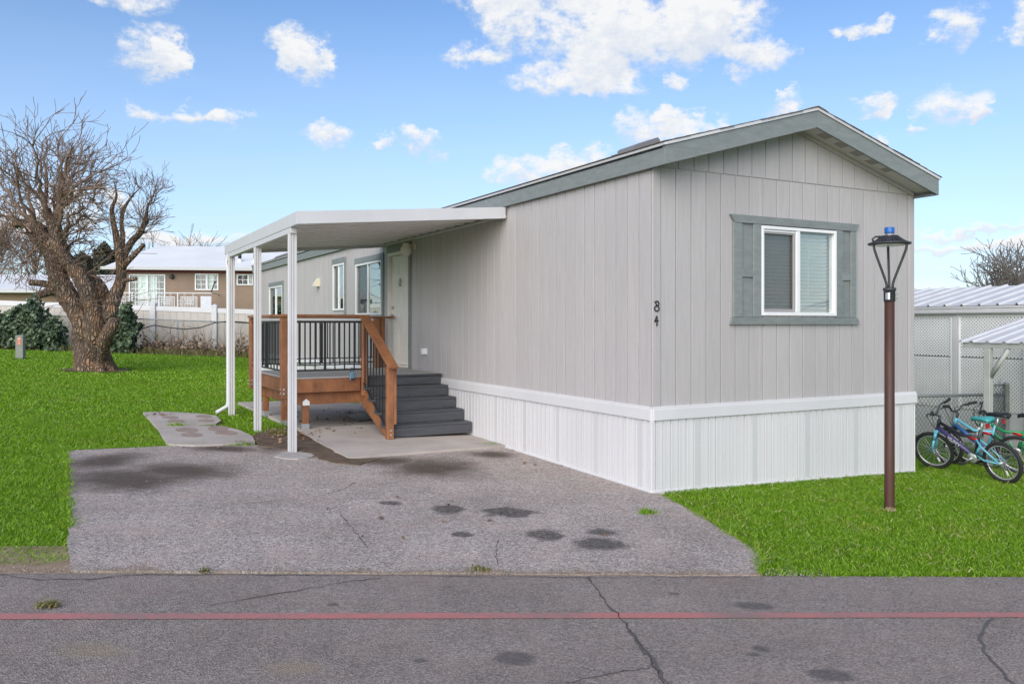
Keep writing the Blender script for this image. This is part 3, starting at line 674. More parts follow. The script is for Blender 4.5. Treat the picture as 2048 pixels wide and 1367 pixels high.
# roof vents on the left slope
def roof_vent(b):
    zt = lambda a: zf1 + .045 + (zr1 - zf1) * (a + SO) / (c_ + SO)
    m = MB(); a0, a1 = .16, .50
    m.prism([(a0, zt(a0) - .01), (a0, zt(a0) + .05), (a0 + .03, zt(a0) + .075), (a1 - .03, zt(a1) + .085), (a1, zt(a1) + .06), (a1, zt(a1) - .01)], 'y', b, b + .32)
    m.cbox(a0 - .05, a1 + .05, b - .05, b + .37, zt(a0) + .0, zt(a0) + .012)
    hb('roof_vent', m, mat('grey_plastic', (.19, .185, .195), rough=.5) if 'grey_plastic' not in bpy.data.materials else bpy.data.materials['grey_plastic'])
roof_vent(.5); roof_vent(17.2)
# ---- front window with shutters
fa0, fa1, fz0, fz1 = fw
win = hb('window', boxes((fa0, fa0 + .036, -.035, .05, fz0, fz1), (fa1 - .036, fa1, -.035, .05, fz0, fz1), (fa0 + .036, fa1 - .036, -.034, .05, fz0, fz0 + .04), (fa0 + .036, fa1 - .036, -.034, .05, fz1 - .036, fz1)), MWFRAME)
fm = fa0 + (PF.at(1593) - fa0)
hb('sash_frame', boxes((fm - .028, fm + .03, -.03, .045, fz0 + .041, fz1 - .037), (fa0 + .037, fm - .029, -.016, .03, fz1 - .062, fz1 - .037)), MWFRAME, win)
hb('screen_frame', boxes((fm - .062, fm - .030, -.012, .012, fz0 + .041, fz1 - .063), (fa0 + .037, fm - .063, -.012, .012, fz0 + .041, fz0 + .075), (fa0 + .037, fm - .063, -.012, .012, fz1 - .083, fz1 - .063)), mat('grey_screen_frame', (.33, .31, .31), rough=.5), win)
hb('insect_screen', MB().add([(fa0 + .037, 0, fz0 + .07), (fm - .06, 0, fz0 + .07), (fm - .06, 0, fz1 - .08), (fa0 + .037, 0, fz1 - .08)], [(0, 1, 2, 3)]), MSCREEN, win)
hb('pane', boxes((fa0 + .03, fm - .02, .024, .028, fz0 + .03, fz1 - .03), c=0.0005), MGLASS, win)
hb('pane', boxes((fm + .028, fa1 - .034, .006, .010, fz0 + .038, fz1 - .034), c=.0005), MGLASS, win)
ns = 22
sl = MB().add([(fa0 + .05, -.012, .018), (fa1 - .05, -.012, .018), (fa1 - .05, .012, -.018), (fa0 + .05, .012, -.018)], [(0, 1, 2, 3)]).mesh('slat'); sl.materials.append(MBLIND)
for i in range(ns): inst('slat', sl, win, HM @ Matrix.Translation((0, .07, fz0 + .05 + i * (fz1 - fz0 - .08) / ns)))
hb('blind_cord', boxes((fa0 + .8, fa0 + .803, .048, .051, fz0 + .2, fz1 - .08), c=.0005), MBLIND, win)
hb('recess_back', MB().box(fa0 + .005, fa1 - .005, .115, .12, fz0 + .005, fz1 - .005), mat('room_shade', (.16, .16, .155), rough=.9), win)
sa0, sa1 = PF.at(1463.5), PF.at(1709)
sz0, sz1 = PF.at(1463, 634)[1], PF.at(1463, 444)[1]
for side in (0, 1):
    x0, x1 = (sa0, fa0 - .004) if side == 0 else (fa1 + .004, sa1)
    sh = hb('shutter', boxes((x0, x1, -.010, -.0005, sz0, sz1 + .01)), MTRIM)
    wid = (x1 - x0); st = wid * .3
    hb('stile', boxes((x0, x0 + st * 1.05, -.030, -.0105, sz0, sz1)), MTRIM, sh); hb('stile', boxes((x1 - st * .95, x1, -.030, -.0105, sz0, sz1)), MTRIM, sh)
    zm = sz0 + (sz1 - sz0) * .47
    hb('rail', boxes((x0 + st * 1.05 + .002, x1 - st * .95 - .002, -.029, -.0105, zm - .045, zm + .045)), MTRIM, sh)
    hb('batten', boxes((x0 + st * 1.05 + .03, x0 + st * 1.05 + .038, -.0105, -.0101, sz0, sz1), c=.0001), MTRIM, sh)
ha0, ha1 = PF.at(1457.5), PF.at(1714.5)
hz1 = PF.at(1457, 428)[1]; lz0 = PF.at(1457, 648.5)[1]
hb('window_head', MB().prism([(ha0, hz1), (ha0 + .06, sz1 - .002), (ha1 - .06, sz1 - .002), (ha1, hz1)], 'y', -.036, -.0005), MTRIM)
hb('window_apron', MB().prism([(ha0 + .03, sz0 - .002), (ha0, lz0), (ha1, lz0), (ha1 - .03, sz0 - .002)], 'y', -.036, -.0005), MTRIM)
# ---- left wall windows
def side_window(b0, b1, z0, z1, split, head=.10):
    f = hb('window', boxes((-.03, .05, b0, b0 + .04, z0, z1), (-.03, .05, b1 - .04, b1, z0, z1), (-.029, .05, b0 + .04, b1 - .04, z0, z0 + .04), (-.029, .05, b0 + .04, b1 - .04, z1 - .04, z1)), MWFRAME)
    s = b0 + (b1 - b0) * split
    hb('sash_frame', boxes((-.02, .04, s - .022, s + .022, z0 + .041, z1 - .041)), MWFRAME, f)
    hb('pane', boxes((.004, .008, b0 + .036, s, z0 + .03, z1 - .03), c=.0005), MGLASSD, f)
    hb('pane', boxes((.02, .024, s, b1 - .036, z0 + .03, z1 - .03), c=.0005), MGLASSD, f)
    hb('insect_screen', MB().add([(0, s + .02, z0 + .04), (0, b1 - .04, z0 + .04), (0, b1 - .04, z1 - .04), (0, s + .02, z1 - .04)], [(0, 1, 2, 3)]), MSCREEN, f)
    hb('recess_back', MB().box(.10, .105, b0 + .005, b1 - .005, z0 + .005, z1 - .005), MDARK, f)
    hb('window_head', boxes((-.03, -.0005, b0 - .10, b1 + .06, z1 + .002, z1 + head)), MTRIM)
    hb('window_casing', boxes((-.028, -.0005, b0 - .10, b0 - .003, z0 - .08, z1)), MTRIM)
side_window(*wA, .52, .12); side_window(*wB, .52, .12); side_window(*wC, .52, .12)
# ---- door
d0, d1, dz0, dz1 = dr
hb('door_head_trim', boxes((-.03, -.0005, d0 - .10, d1 + .02, dz1 + .002, dz1 + .13)), MTRIM)
hb('door_side_trim', boxes((-.028, -.0005, d0 - .10, d0 - .002, .97, dz1)), MTRIM)
door = hb('door', boxes((.045, .085, d0 + .05, d1 - .05, dz0 + .04, dz1 - .06)), MDOOR)
hb('door_frame', boxes((-.02, .12, d0, d0 + .046, dz0, dz1), (-.02, .12, d1 - .046, d1, dz0, dz1), (-.019, .12, d0 + .046, d1 - .046, dz1 - .055, dz1), (-.03, .12, d0 + .046, d1 - .046, dz0, dz0 + .035)), MDOOR, door)
hb('recess_back', MB().box(.122, .126, d0, d1, dz0, dz1), MDARK, door)
dh = dz1 - dz0 - .1; dw = d1 - d0 - .1
for (y0, y1, z0, z1) in [(a, b, c, d) for (a, b) in ((.13, .43), (.57, .87)) for (c, d) in ((.06, .34), (.42, .76), (.82, .94))]:
    Y0, Y1, Z0, Z1 = d0 + .05 + dw * y0, d0 + .05 + dw * y1, dz0 + .04 + dh * z0, dz0 + .04 + dh * z1
    hb('door_panel', MB().box(.041, .0449, Y0, Y1, Z0, Z0 + .02).box(.041, .0449, Y0, Y1, Z1 - .02, Z1).box(.0412, .0449, Y0, Y0 + .02, Z0 + .02, Z1 - .02).box(.0412, .0449, Y1 - .02, Y1, Z0 + .02, Z1 - .02).cbox(.038, .0448, Y0 + .04, Y1 - .04, Z0 + .04, Z1 - .04), MDOOR, door)
kz = PL.at(800, 631)[1]; ky = d1 - .13
hb('door_handle', MB().tube([(.045, ky, kz), (.0, ky, kz)], .027, 10).tube([(.004, ky, kz), (-.012, ky, kz), (-.015, ky - .11, kz - .004)], .011, 8), MSTEEL, door)
hb('deadbolt', MB().tube([(.045, ky, kz + .15), (.02, ky, kz + .15)], .03, 12), MSTEEL, door)
kk = PL.at(811, 563); kb = (d0 + d1) / 2
hb('door_knocker', MB().tube([(.03, kb, kk[1] + .07), (.02, kb, kk[1] + .03), (.012, kb, kk[1] - .03), (.03, kb, kk[1] - .07)], [.012, .02, .022, .010], 8), MSTEEL, door)
# porch lamp, outlet box, dryer vent, tap
lb, lz = PL.at(831, 493)
lm = hb('wall_lamp', MB().tube([(-.0, lb, lz), (-.03, lb, lz)], .06, 14).tube([(-.03, lb, lz), (-.13, lb, lz + .02), (-.17, lb, lz - .0)], .016, 8), MCREAM)
hb('globe', MB().lathe([(.045, .06), (.055, .03), (.085, .0), (.098, -.05), (.09, -.10), (.055, -.14), (.0, -.155)], 18, Matrix.Translation((-.17, lb, lz - .02))), MGLOBE, lm)
hb('lamp_collar', MB().lathe([(.0, .07), (.06, .068), (.06, .03), (.05, .02)], 18, Matrix.Translation((-.17, lb, lz - .02))), MCREAM, lm)
ob, oz = PL.at(851, 702)
hb('outlet_box', boxes((-.075, -.0005, ob - .065, ob + .035, oz - .05, oz + .05), (-.03, -.0006, ob - .09, ob - .066, oz - .055, oz + .055), c=.008), MWFRAME)
vb, vz = PL.at(638, 565)
hb('dryer_vent', MB().prism([(-.0005, vz - .09), (-.0005, vz + .10), (-.03, vz + .10), (-.13, vz - .05), (-.13, vz - .09)], 'y', vb - .09, vb + .09), MCREAM)
# house numbers, bent strokes on the corner board
def numeral(pts_list, label=None):
    m = MB()
    for pts in pts_list:
        m.tube([(a, -.019, z) for a, z in pts], .0068, 6)
    return hb('house_numeral', m, MBLACK)
def np_(px, py): a, z = PF.at(px, py); return (a, z)
def ring8(cx, cy, rx, ry, t0, t1, n=12): return [np_(cx + rx * math.cos(R(t0 + (t1 - t0) * i / n)), cy + ry * math.sin(R(t0 + (t1 - t0) * i / n))) for i in range(n + 1)]
numeral([ring8(1311.3, 616.6, 4.6, 5.4, -90, 270), ring8(1311.9, 606.6, 3.4, 4.6, -150, 90) + [np_(1307.3, 602.4)]])
numeral([[np_(1311.4, 631.5), np_(1309.5, 636), np_(1307, 643.2), np_(1311, 641.6), np_(1314.5, 640.6)], [np_(1311.4, 631.5), np_(1312, 638), np_(1311.8, 645), np_(1311.3, 651.5)]])

# ---------------------------------------------------------------- awning over the deck
AW_S, AW_B0, AW_B1 = -2.81, 3.09, 7.96
awn = thing('patio_awning', 'white aluminium awning on three fluted posts over the wooden porch', 'awning', HM @ Matrix.Translation((-2.765, 3.5, .12)))
def ab(name, m, mt=MALU, parent=awn): return m.build(name, mt, parent, HM)
zo, zi = 3.048, 3.283                                    # top of the outer and of the house-side edge
def zt_(a): return zo + (zi - zo) * (a - AW_S) / (-.0 - AW_S)
FH = .150
def fascia_side(b0, b1):
    return MB().prism([(AW_S, zt_(AW_S)), (-.032, zt_(-.032)), (-.032, zt_(-.032) - FH), (AW_S, zt_(AW_S) - FH)], 'y', b0, b1)
ab('side_fascia', fascia_side(AW_B0, AW_B0 + .012)); ab('side_fascia', fascia_side(AW_B1 - .012, AW_B1))
ab('gutter_fascia', MB().cbox(AW_S - .002, AW_S + .016, AW_B0 - .001, AW_B0 + 2.55, zo - FH - .004, zo + .002).cbox(AW_S - .001, AW_S + .016, AW_B0 + 2.552, AW_B1, zo - FH - .004, zo + .001))
ab('gutter_bottom', MB().cbox(AW_S + .018, AW_S + .12, AW_B0 + .014, AW_B1 - .014, zo - FH - .002, zo - FH + .012))
nP = 14; pw_ = (AW_B1 - AW_B0 - .026) / nP
pm = MB()
zl = lambda a: zt_(a) - .10
prof = [(0, .020), (pw_ - .11, .020), (pw_ - .108, .003), (pw_ - .012, .003), (pw_ - .006, .020), (pw_, .020)]
vs = []
for a in (AW_S + .05, -.034):
    for (b, dz) in prof: vs.append((a, b, zl(a) + dz))
n = len(prof); pm.add(vs, [(i, n + i, n + i + 1, i + 1) for i in range(n - 1)])
pme = pm.mesh('roof_pan'); pme.materials.append(MPAN)
for i in range(nP): inst('roof_pan', pme, awn, HM @ Matrix.Translation((0, AW_B0 + .013 + i * pw_, 0)))
ab('roof_skin', MB().prism([(AW_S + .02, zt_(AW_S) - .03), (-.034, zt_(-.034) - .03), (-.034, zt_(-.034) - .05), (AW_S + .02, zt_(AW_S) - .05)], 'y', AW_B0 + .0125, AW_B1 - .0125))
ab('hanger_rail', boxes((-.031, -.0005, AW_B0 + .03, AW_B1 + .05, zl(-.03) - .035, zl(-.03) - .003)))
ab('beam', boxes((-2.806, -2.724, AW_B0 + .34, AW_B1 - .05, zo - FH - .075, zo - FH - .003)))
PB = [3.5, 5.53, 7.58]; PA = -2.765
for b in PB:
    h = .045; g = .012; m = MB()
    out = [(-h, -h), (-h + .02, -h), (-h + .026, -h + g), (-.008, -h + g), (-.004, -h), (.004, -h), (.008, -h + g), (h - .026, -h + g), (h - .02, -h)]
    ring = []
    for r in range(4):
        for (p, q) in out: ring.append((p, q)); 
        out = [(-q, p) for (p, q) in out]
    gx = W2(PA, b)[0]
    m.prism([(PA + p, b + q) for p, q in ring], 'z', gz(gx) - .02, zo - FH - .076)
    po = ab('post', m)
    ab('screw', MB().tube([(AW_S - .004, b - .02, zo - .03), (AW_S - .002, b - .02, zo - .03)], .006, 6).tube([(AW_S - .004, b + .02, zo - .12), (AW_S - .002, b + .02, zo - .12)], .006, 6), MZINC, po)
gx = W2(-2.8, 7.85)[0]
ab('downspout', MB().tube([(-2.78, 7.75, zo - FH), (-2.82, 7.74, zo - .3), (-2.80, 7.67, zo - .42), (-2.80, 7.665, gz(gx) + .22), (-2.82, 7.66, gz(gx) + .14), (-3.0, 7.62, gz(gx) + .05)], .034, 6))

# ---------------------------------------------------------------- wooden porch deck with stair
DB0, DB1, DS, SW, DZ = 5.22, 7.42, -2.43, -1.30, .955     # front edge, back edge, outer edge, stair width, deck height
deck = thing('porch_deck', 'stained wood porch deck with black balusters and dark grey stair', 'porch', HM @ Matrix.Translation((DS, DB0, .1)))
def db(name, m, mt=MWOOD, parent=deck): return m.build(name, mt, parent, HM)
nb = 16; bw = (DB1 - DB0 - .05) / nb
for i in range(nb): db('deck_board', boxes((DS + .03, -.04, DB0 + .03 + i * bw, DB0 + .03 + (i + 1) * bw - .006, DZ - .025, DZ)), MDECK)
zrim0, zrim1 = .735, DZ - .027
db('rim_joist', boxes((DS, SW - .04, DB0, DB0 + .038, zrim0, zrim1))); db('rim_joist', boxes((DS, DS + .038, DB0 + .04, DB1 - .04, zrim0, zrim1))); db('rim_joist', boxes((DS, -.04, DB1 - .038, DB1, zrim0, zrim1)))
for i in range(4):
    b = DB0 + .45 + i * .42; db('joist', boxes((DS + .04, -.05, b, b + .038, zrim0 + .02, zrim1 - .002)))
db('beam', boxes((DS + .02, -1.22, DB0 + .10, DB0 + .19, .555, zrim0 - .003))); db('beam', boxes((DS + .02, -.1, DB1 - .35, DB1 - .26, .555, zrim0 - .003))); db('beam', boxes((DS + .10, DS + .19, DB0 + .20, DB1 - .36, .555, zrim0 - .004)))
def gzl(a, b): return gz(W2(a, b)[0])
for (a, b) in ((-2.12, DB0 + .145), (DS + .12, DB0 + .62), (DS + .12, DB1 - .30), (-.3, DB1 - .30)):
    g = gzl(a, b) + .05
    s = db('support_post', boxes((a - .045, a + .045, b - .045, b + .045, g, .552)))
    db('post_base', boxes((a - .05, a + .05, b - .05, b + .05, g - .01, g + .07)), MGALV, s)
    if a == -2.12: db('beam_bracket', MB().prism([(a - .05, .545), (a + .05, .545), (a + .05, .60), (a, .64), (a - .05, .60)], 'y', DB0 + .094, DB0 + .0985), mat('white_bracket', (.75, .75, .75), rough=.5), s)
ZR = 1.86
def rail_post(a, b, z0, z1):
    p = db('rail_post', boxes((a - .045, a + .045, b - .045, b + .045, z0, z1), c=.006)); return p
pA, pB_, pC_, pD_ = (DS - .047, DB0 - .047 + .0), (SW + .01, DB0 - .047), (DS - .047, DB1 - .05), (-.20, DB1 + .047)
for (a, b) in (pA, pB_, pC_): 
    p = rail_post(a, b, .665, ZR - .04)
    for z in (.74, .80): db('bolt', MB().tube([(a - .01, b - .046, z), (a - .01, b - .054, z)], .016, 10).tube([(a - .046, b - .01, z), (a - .054, b - .01, z)], .016, 10) if a < -2 else MB().tube([(a, b - .046, z), (a, b - .054, z)], .02, 10), MZINC, p)
rail_post(pD_[0], pD_[1], .70, ZR - .04); rail_post(pD_[0] - .14, pD_[1] - .1, DZ + .002, ZR - .04)
db('top_rail', boxes((pA[0] - .06, pB_[0] + .06, DB0 - .115, DB0 + .03, ZR - .038, ZR))); db('top_rail', boxes((pA[0] - .06, pA[0] + .075, DB0 + .032, DB1 + .02, ZR - .038, ZR))); db('top_rail', boxes((pA[0] + .077, -.02, DB1 - .05, DB1 + .09, ZR - .038, ZR)))
def railing(p0, p1, zb=DZ + .09, zm=DZ + .17, zt=ZR - .09, n=13, thick=()):
    d = Vector((p1[0] - p0[0], p1[1] - p0[1])); L = d.length; d.normalize(); rz = math.atan2(d.y, d.x); Mx = T(p0[0], p0[1], 0, rz)
    db('steel_rail', MB().cbox(0, L, -.014, .014, zt - .028, zt, M=Mx), MBLACK); db('steel_rail', MB().cbox(0, L, -.012, .012, zb, zb + .022, M=Mx), MBLACK); db('steel_rail', MB().cbox(0, L, -.009, .009, zm, zm + .018, M=Mx), MBLACK)
    for i in range(n):
        x = (i + .5) / n * L; z0 = zm + .002 if i % 2 == 0 else zb
        if i in thick: db('baluster', MB().cbox(x - .016, x + .016, -.013, .013, zb, zt - .03, M=Mx, c=.002), MBLACK)
        else: db('baluster', MB().cbox(x - .0085, x + .0085, -.0085, .0085, z0, zt - .03, M=Mx, c=.002), MBLACK)
railing((pA[0] + .05, pA[1]), (pB_[0] - .05, pB_[1]), n=15, thick=(7,)); railing((pA[0], pA[1] + .05), (pC_[0], pC_[1] - .05), n=21, thick=(10,)); railing((pC_[0] + .05, DB1 + .02), (-.26, DB1 + .02), n=22, thick=(11,))
# stair: five risers down toward the driveway
NR = 5; gb = gzl(SW, 4.13) + .05; rise = (DZ - gb) / NR; run = .276
for i in range(NR):
    zt2 = DZ - i * rise; bf = DB0 + .01 - i * run            # riser face below this tread
    if i: db('tread', boxes((SW - .03, -.035, bf - .004, bf + run + .004 - .03, zt2 - .028, zt2)), MCOMP)
    else: db('tread', boxes((SW + .04, -.036, bf - .03, bf + .03 , zt2 - .026, zt2 + .001)), MCOMP)
    db('riser', boxes((SW - .005, -.036, bf + .0, bf + .022, zt2 - rise + .002, zt2 - .030)), MCOMP)
b0s = DB0 + .01
def stringer(a0, a1):
    pts = [(b0s + .02, DZ - .03)]
    for i in range(NR):
        bf = b0s - i * run + .024; zt2 = DZ - (i + 1) * rise - .030
        pts.append((bf, DZ - i * rise - .03)) if i == 0 else None
        if i < NR - 1: pts += [(bf, zt2), (bf - run, zt2)]
        else: pts += [(bf, gb)]
    pts += [(bf + .12, gb), (b0s + .06, DZ - .42), (b0s + .06, DZ - .03)]
    db('stringer', MB().prism(pts, 'x', a0, a1))
stringer(SW - .003, SW + .038); stringer(-.10, -.06)
nb0 = b0s - (NR - 1) * run
bp = (SW - .015, nb0 - .09)
p = rail_post(bp[0], bp[1], gb, gb + .98); db('post_sister', boxes((bp[0] + .047, bp[0] + .085, bp[1] - .045, bp[1] + .045, gb + .2, gb + .93)), MWOOD)
for z in (.06, .12): db('bolt', MB().tube([(bp[0] - .0, bp[1] - .046, gb + z), (bp[0] - .0, bp[1] - .054, gb + z)], .015, 8), MZINC, p)
# sloping cap rail and grab rail
s0 = Vector((bp[0], pB_[1] - .045, ZR - .015)); s1 = Vector((bp[0], bp[1] - .10, gb + 1.0)); dd = s1 - s0; ang = math.atan2(dd.z, dd.y)
def sloped(name, p0, L, w0, w1, h0, h1, mt=MWOOD):
    db(name, MB().cbox(w0, w1, 0, L, h0, h1, M=Matrix.Translation(p0) @ dd.to_track_quat('Y', 'Z').to_matrix().to_4x4()), mt)
sloped('hand_rail', s0, dd.length + .06, -.07, .07, -.019, .019)
sloped('grab_rail', s0 + Vector((.13, .25, -.10)), dd.length + .02, -.02, .02, -.045, .045)
sloped('steel_rail', s0 + Vector((0, .03, -.10)), dd.length - .06, -.012, .012, -.012, .012, MBLACK); sloped('steel_rail', s0 + Vector((0, .03, -.98)), dd.length - .06, -.012, .012, -.012, .012, MBLACK)
for i in range(9):
    f = (i + .6) / 9.4; q = s0 + dd * f
    db('baluster', boxes((q.x - .008, q.x + .008, q.y + .03 - .008, q.y + .03 + .008, q.z - .97, q.z - .09), c=.002), MBLACK)
# key lock box hanging on the bottom rail
lk = thing('lock_box', 'blue grey key lock box hanging from the porch railing', 'lock box', HM @ Matrix.Translation((pB_[0] - .20, DB0 - .075, .93)))
la, lbb = pB_[0] - .20, DB0 - .075
MB().cbox(la - .035, la + .035, lbb - .03, lbb + .012, .90, 1.02, c=.012).build('body', mat('lockbox_blue', (.10, .20, .30), rough=.4), lk, HM)
MB().tube([(la - .022, lbb, 1.01), (la - .022, lbb, 1.06), (la, lbb, 1.085), (la + .022, lbb, 1.06), (la + .022, lbb, 1.01)], .006, 6).build('shackle', MDGREY, lk, HM)
MB().cbox(la - .028, la + .028, lbb - .034, lbb - .0305, .905, .93, c=.003).build('rubber_foot', MBLACK, lk, HM)
# ---------------------------------------------------------------- street lamp
lx, ly = G(1779, 1021); lz0 = gz(lx)
lamp = thing('street_lamp', 'brown garden lamp post with black cage head and blue cap', 'lamp post', T(lx, ly, lz0))
def lp(name, m, mt, parent=lamp): return m.build(name, mt, parent, T(lx, ly, lz0))
HP = 1022 - 600; sc_ = ly / F
lp('pole', MB().lathe([(.047, -.05), (.047, .3), (.046, HP * sc_ - .01), (.0, HP * sc_)], 20), MRUST)
z0 = (1022 - 604) * sc_
lp('collar', MB().lathe([(.0495, z0), (.053, z0 + .002), (.053, z0 + .105), (.060, z0 + .108), (.060, z0 + .130), (.05, z0 + .135), (.0, z0 + .135)], 20), MDGREY)
lp('set_screws', MB().tube([(.05, 0, z0 + .03), (.078, 0, z0 + .03)], .006, 6).tube([(.05, 0, z0 + .075), (.078, 0, z0 + .075)], .006, 6), MZINC)
lp('rating_plate', MB().add([(.0545 * math.cos(t), .0545 * math.sin(t), z) for t in (R(205), R(220), R(235), R(250)) for z in (z0 + .02, z0 + .085)], [(0, 2, 3, 1), (2, 4, 5, 3), (4, 6, 7, 5)]), MZINC)
zt = (1022 - 490) * sc_
for k in range(3):
    a = R(190 + 120 * k); ca, sa = math.cos(a), math.sin(a)
    rs = [(.030, z0 + .13), (.032, z0 + .17), (.045, z0 + .21), (.085, z0 + .31), (.13, z0 + .42), (.157, z0 + .49), (.166, z0 + .53), (.166, zt + .01)]
    pts = []
    for i in range(len(rs) - 1):
        for f in (0, .5): pts.append((ca * (rs[i][0] * (1 - f) + rs[i + 1][0] * f), sa * (rs[i][0] * (1 - f) + rs[i + 1][0] * f), rs[i][1] * (1 - f) + rs[i + 1][1] * f))
    pts.append((ca * rs[-1][0], sa * rs[-1][0], rs[-1][1])); lp('arm', MB().tube(pts, .0125, 8), MDGREY)
hd = lp('lamp_head', MB().lathe([(.0, zt - .004), (.17, zt - .004), (.19, zt), (.198, zt + .010), (.19, zt + .018), (.12, zt + .026), (.095, zt + .045), (.075, zt + .075), (.05, zt + .085), (.0, zt + .087)], 32), MDGREY)
for k in range(22):
    a = 2 * math.pi * k / 22
    lp('cooling_fin', MB().prism([(.05, zt + .082), (.075, zt + .088), (.105, zt + .062), (.155, zt + .028), (.185, zt + .020), (.12, zt + .020), (.06, zt + .06)], 'y', -.0035, .0035, Matrix.Rotation(a, 4, 'Z')), MDGREY, hd)
lp('lens', MB().lathe([(.0, zt - .010), (.15, zt - .010), (.16, zt - .005)], 24), mat('lamp_lens', (.75, .75, .73), rough=.3), hd)
lp('cable_loop', MB().tube([(-.165, -.03, zt + .02), (-.178, -.03, zt + .05), (-.15, -.03, zt + .072), (-.10, -.02, zt + .074), (-.07, -.01, zt + .06)], .010, 7), MDGREY)
lp('cap_neck', MB().lathe([(.035, zt + .08), (.038, zt + .11), (.0, zt + .112)], 16), MGALV)
lp('blue_cap', MB().lathe([(.045, zt + .108), (.046, zt + .112), (.046, zt + .160), (.042, zt + .165), (.0, zt + .166)], 18), MBLUE)

# ---------------------------------------------------------------- bicycles leaning by the fence
MTYRE = mat('tyre_rubber', (.018, .018, .018), rough=.8)
MCHROME = mat('alloy', (.62, .62, .63), rough=.3, metal=.7)
MWHT = mat('white_enamel', (.78, .78, .78), rough=.35)
def enamel(n, c): return mat(n, c, rough=.3)
E_SKY = enamel('sky_blue_enamel', (.13, .42, .54)); E_BLK = enamel('black_enamel', (.022, .022, .028)); E_PUR = enamel('purple_enamel', (.07, .05, .15)); E_GRN = enamel('green_enamel', (.01, .26, .09)); E_NAVY = enamel('navy_enamel', (.03, .10, .26)); E_RED = enamel('red_reflector', (.45, .012, .015)); E_TEAL = enamel('teal_vinyl', (.05, .32, .33))
def text_mesh(txt, size):
    cu = bpy.data.curves.new('lettering', 'FONT'); cu.body = txt; cu.size = size; cu.extrude = .0008; cu.align_x = 'CENTER'; cu.align_y = 'CENTER'
    o = bpy.data.objects.new('tmp', cu); COL.objects.link(o); dg = bpy.context.evaluated_depsgraph_get(); dg.update()
    me = bpy.data.meshes.new_from_object(o.evaluated_get(dg)); bpy.data.objects.remove(o); return me
def bicycle(fx, fy, rx_, ry_, lean, steer, cols, label, wr=.252, word=None):
    """front hub over (fx,fy), rear hub over (rx_,ry_)"""
    gf, gr = gz(fx), gz(rx_); d = Vector((fx - rx_, fy - ry_, gf - gr)); wb = d.length; d.normalize()
    side = Vector((0, 0, 1)).cross(d).normalized(); up = d.cross(side)
    Mx = Matrix.Translation((rx_, ry_, gr)) @ Matrix((( d.x, side.x, up.x, 0), (d.y, side.y, up.y, 0), (d.z, side.z, up.z, 0), (0, 0, 0, 1))) @ Matrix.Rotation(lean, 4, 'X')
    bk = thing('bicycle', label, 'bicycle', Mx, 'bicycles leaning by the chain link fence')
    cm, cd, cs, cf, csad = cols                      # main tube, down tube, swing arm, fork, saddle
    def bb(name, m, mt, parent=bk, M2=None): return m.build(name, mt, parent, Mx @ (M2 or Matrix.Identity(4)))
    def wheel(name, M2):
        t = bb(name, MB().torus(wr - .022, .024, 40, 8), MTYRE, bk, M2)
        bb('rim', MB().torus(wr - .050, .010, 40, 6), MCHROME, t, M2)
        sp = MB()
        for k in range(28):
            a = 2 * math.pi * k / 28; o = .5 if k % 2 else -.5; sp.tube([(.02 * math.cos(a + o), .022 * (1 if k % 2 else -1), .02 * math.sin(a + o)), ((wr - .055) * math.cos(a), 0, (wr - .055) * math.sin(a))], .0022, 3, caps=False)
        bb('spokes', sp, MCHROME, t, M2); bb('hub', MB().tube([(0, -.045, 0), (0, .045, 0)], .018, 10).tube([(0, -.06, 0), (0, .06, 0)], .008, 6), MCHROME, t, M2)
        bb('spoke_reflector', MB().cbox(-.012, .012, -.006, .006, .10, .16), MWHT, t, M2 @ Matrix.Rotation(R(200), 4, 'Y'))
        return t
    hubF = Vector((wb, 0, wr)); headb = Vector((wb - .115, 0, wr + .32)); headt = Vector((wb - .145, 0, wr + .41))
    axis = (headt - hubF).normalized()
    S = Matrix.Translation(headb) @ Matrix.Rotation(steer, 4, axis) @ Matrix.Translation(-headb)
    wheel('rear_wheel', Matrix.Translation((0, 0, wr))); wheel('front_wheel', S @ Matrix.Translation(hubF))
    bbk = Vector((.36, 0, wr + .01)); seat = Vector((.24, 0, wr + .36)); stt = Vector((.20, 0, wr + .47))
    fr = bb('frame', MB().tube([tuple(headb - axis * .02), tuple(headt)], .022, 8).tube([tuple(headt - axis * .02), (.50, 0, wr + .26), (.27, 0, wr + .27)], [.020, .020, .018], 8).tube([tuple(bbk), tuple(seat)], .018, 8), cm)
    bb('down_tube', MB().tube([tuple(headb), tuple(headb * .5 + bbk * .5 + Vector((0, 0, -.005))), tuple(bbk)], [.026, .030, .026], 8), cd)
    if word:
        dv = (headb - bbk); mid = headb * .52 + bbk * .48; xa = -dv.normalized()
        for sg in (1, -1):
            # reads from the head tube down to the crank on the near side
            X = xa * (1 if sg == 1 else -1); Yn = Vector((0, sg, 0)); Ya = Yn.cross(X)
            ML = Matrix(((X.x, Ya.x, Yn.x, 0), (X.y, Ya.y, Yn.y, 0), (X.z, Ya.z, Yn.z, 0), (0, 0, 0, 1)))
            ob_ = inst('lettering', word, fr, Mx @ Matrix.Translation(mid + Yn * .0295) @ ML)
    bb('swing_arm', MB().tube([(0, -.055, wr), (.20, -.05, wr + .005), (.33, -.03, wr + .06)], .012, 6).tube([(0, .055, wr), (.20, .05, wr + .005), (.33, .03, wr + .06)], .012, 6)
       .tube([(0, -.055, wr), (.22, -.05, wr + .17), (.29, -.02, wr + .24)], .012, 6).tube([(0, .055, wr), (.22, .05, wr + .17), (.29, .02, wr + .24)], .012, 6).tube([(.33, 0, wr + .06), (.27, 0, wr + .15)], .02, 6), cs)
    bb('shock', MB().tube([(.28, 0, wr + .235), (.40, 0, wr + .255)], .024, 8), E_RED)
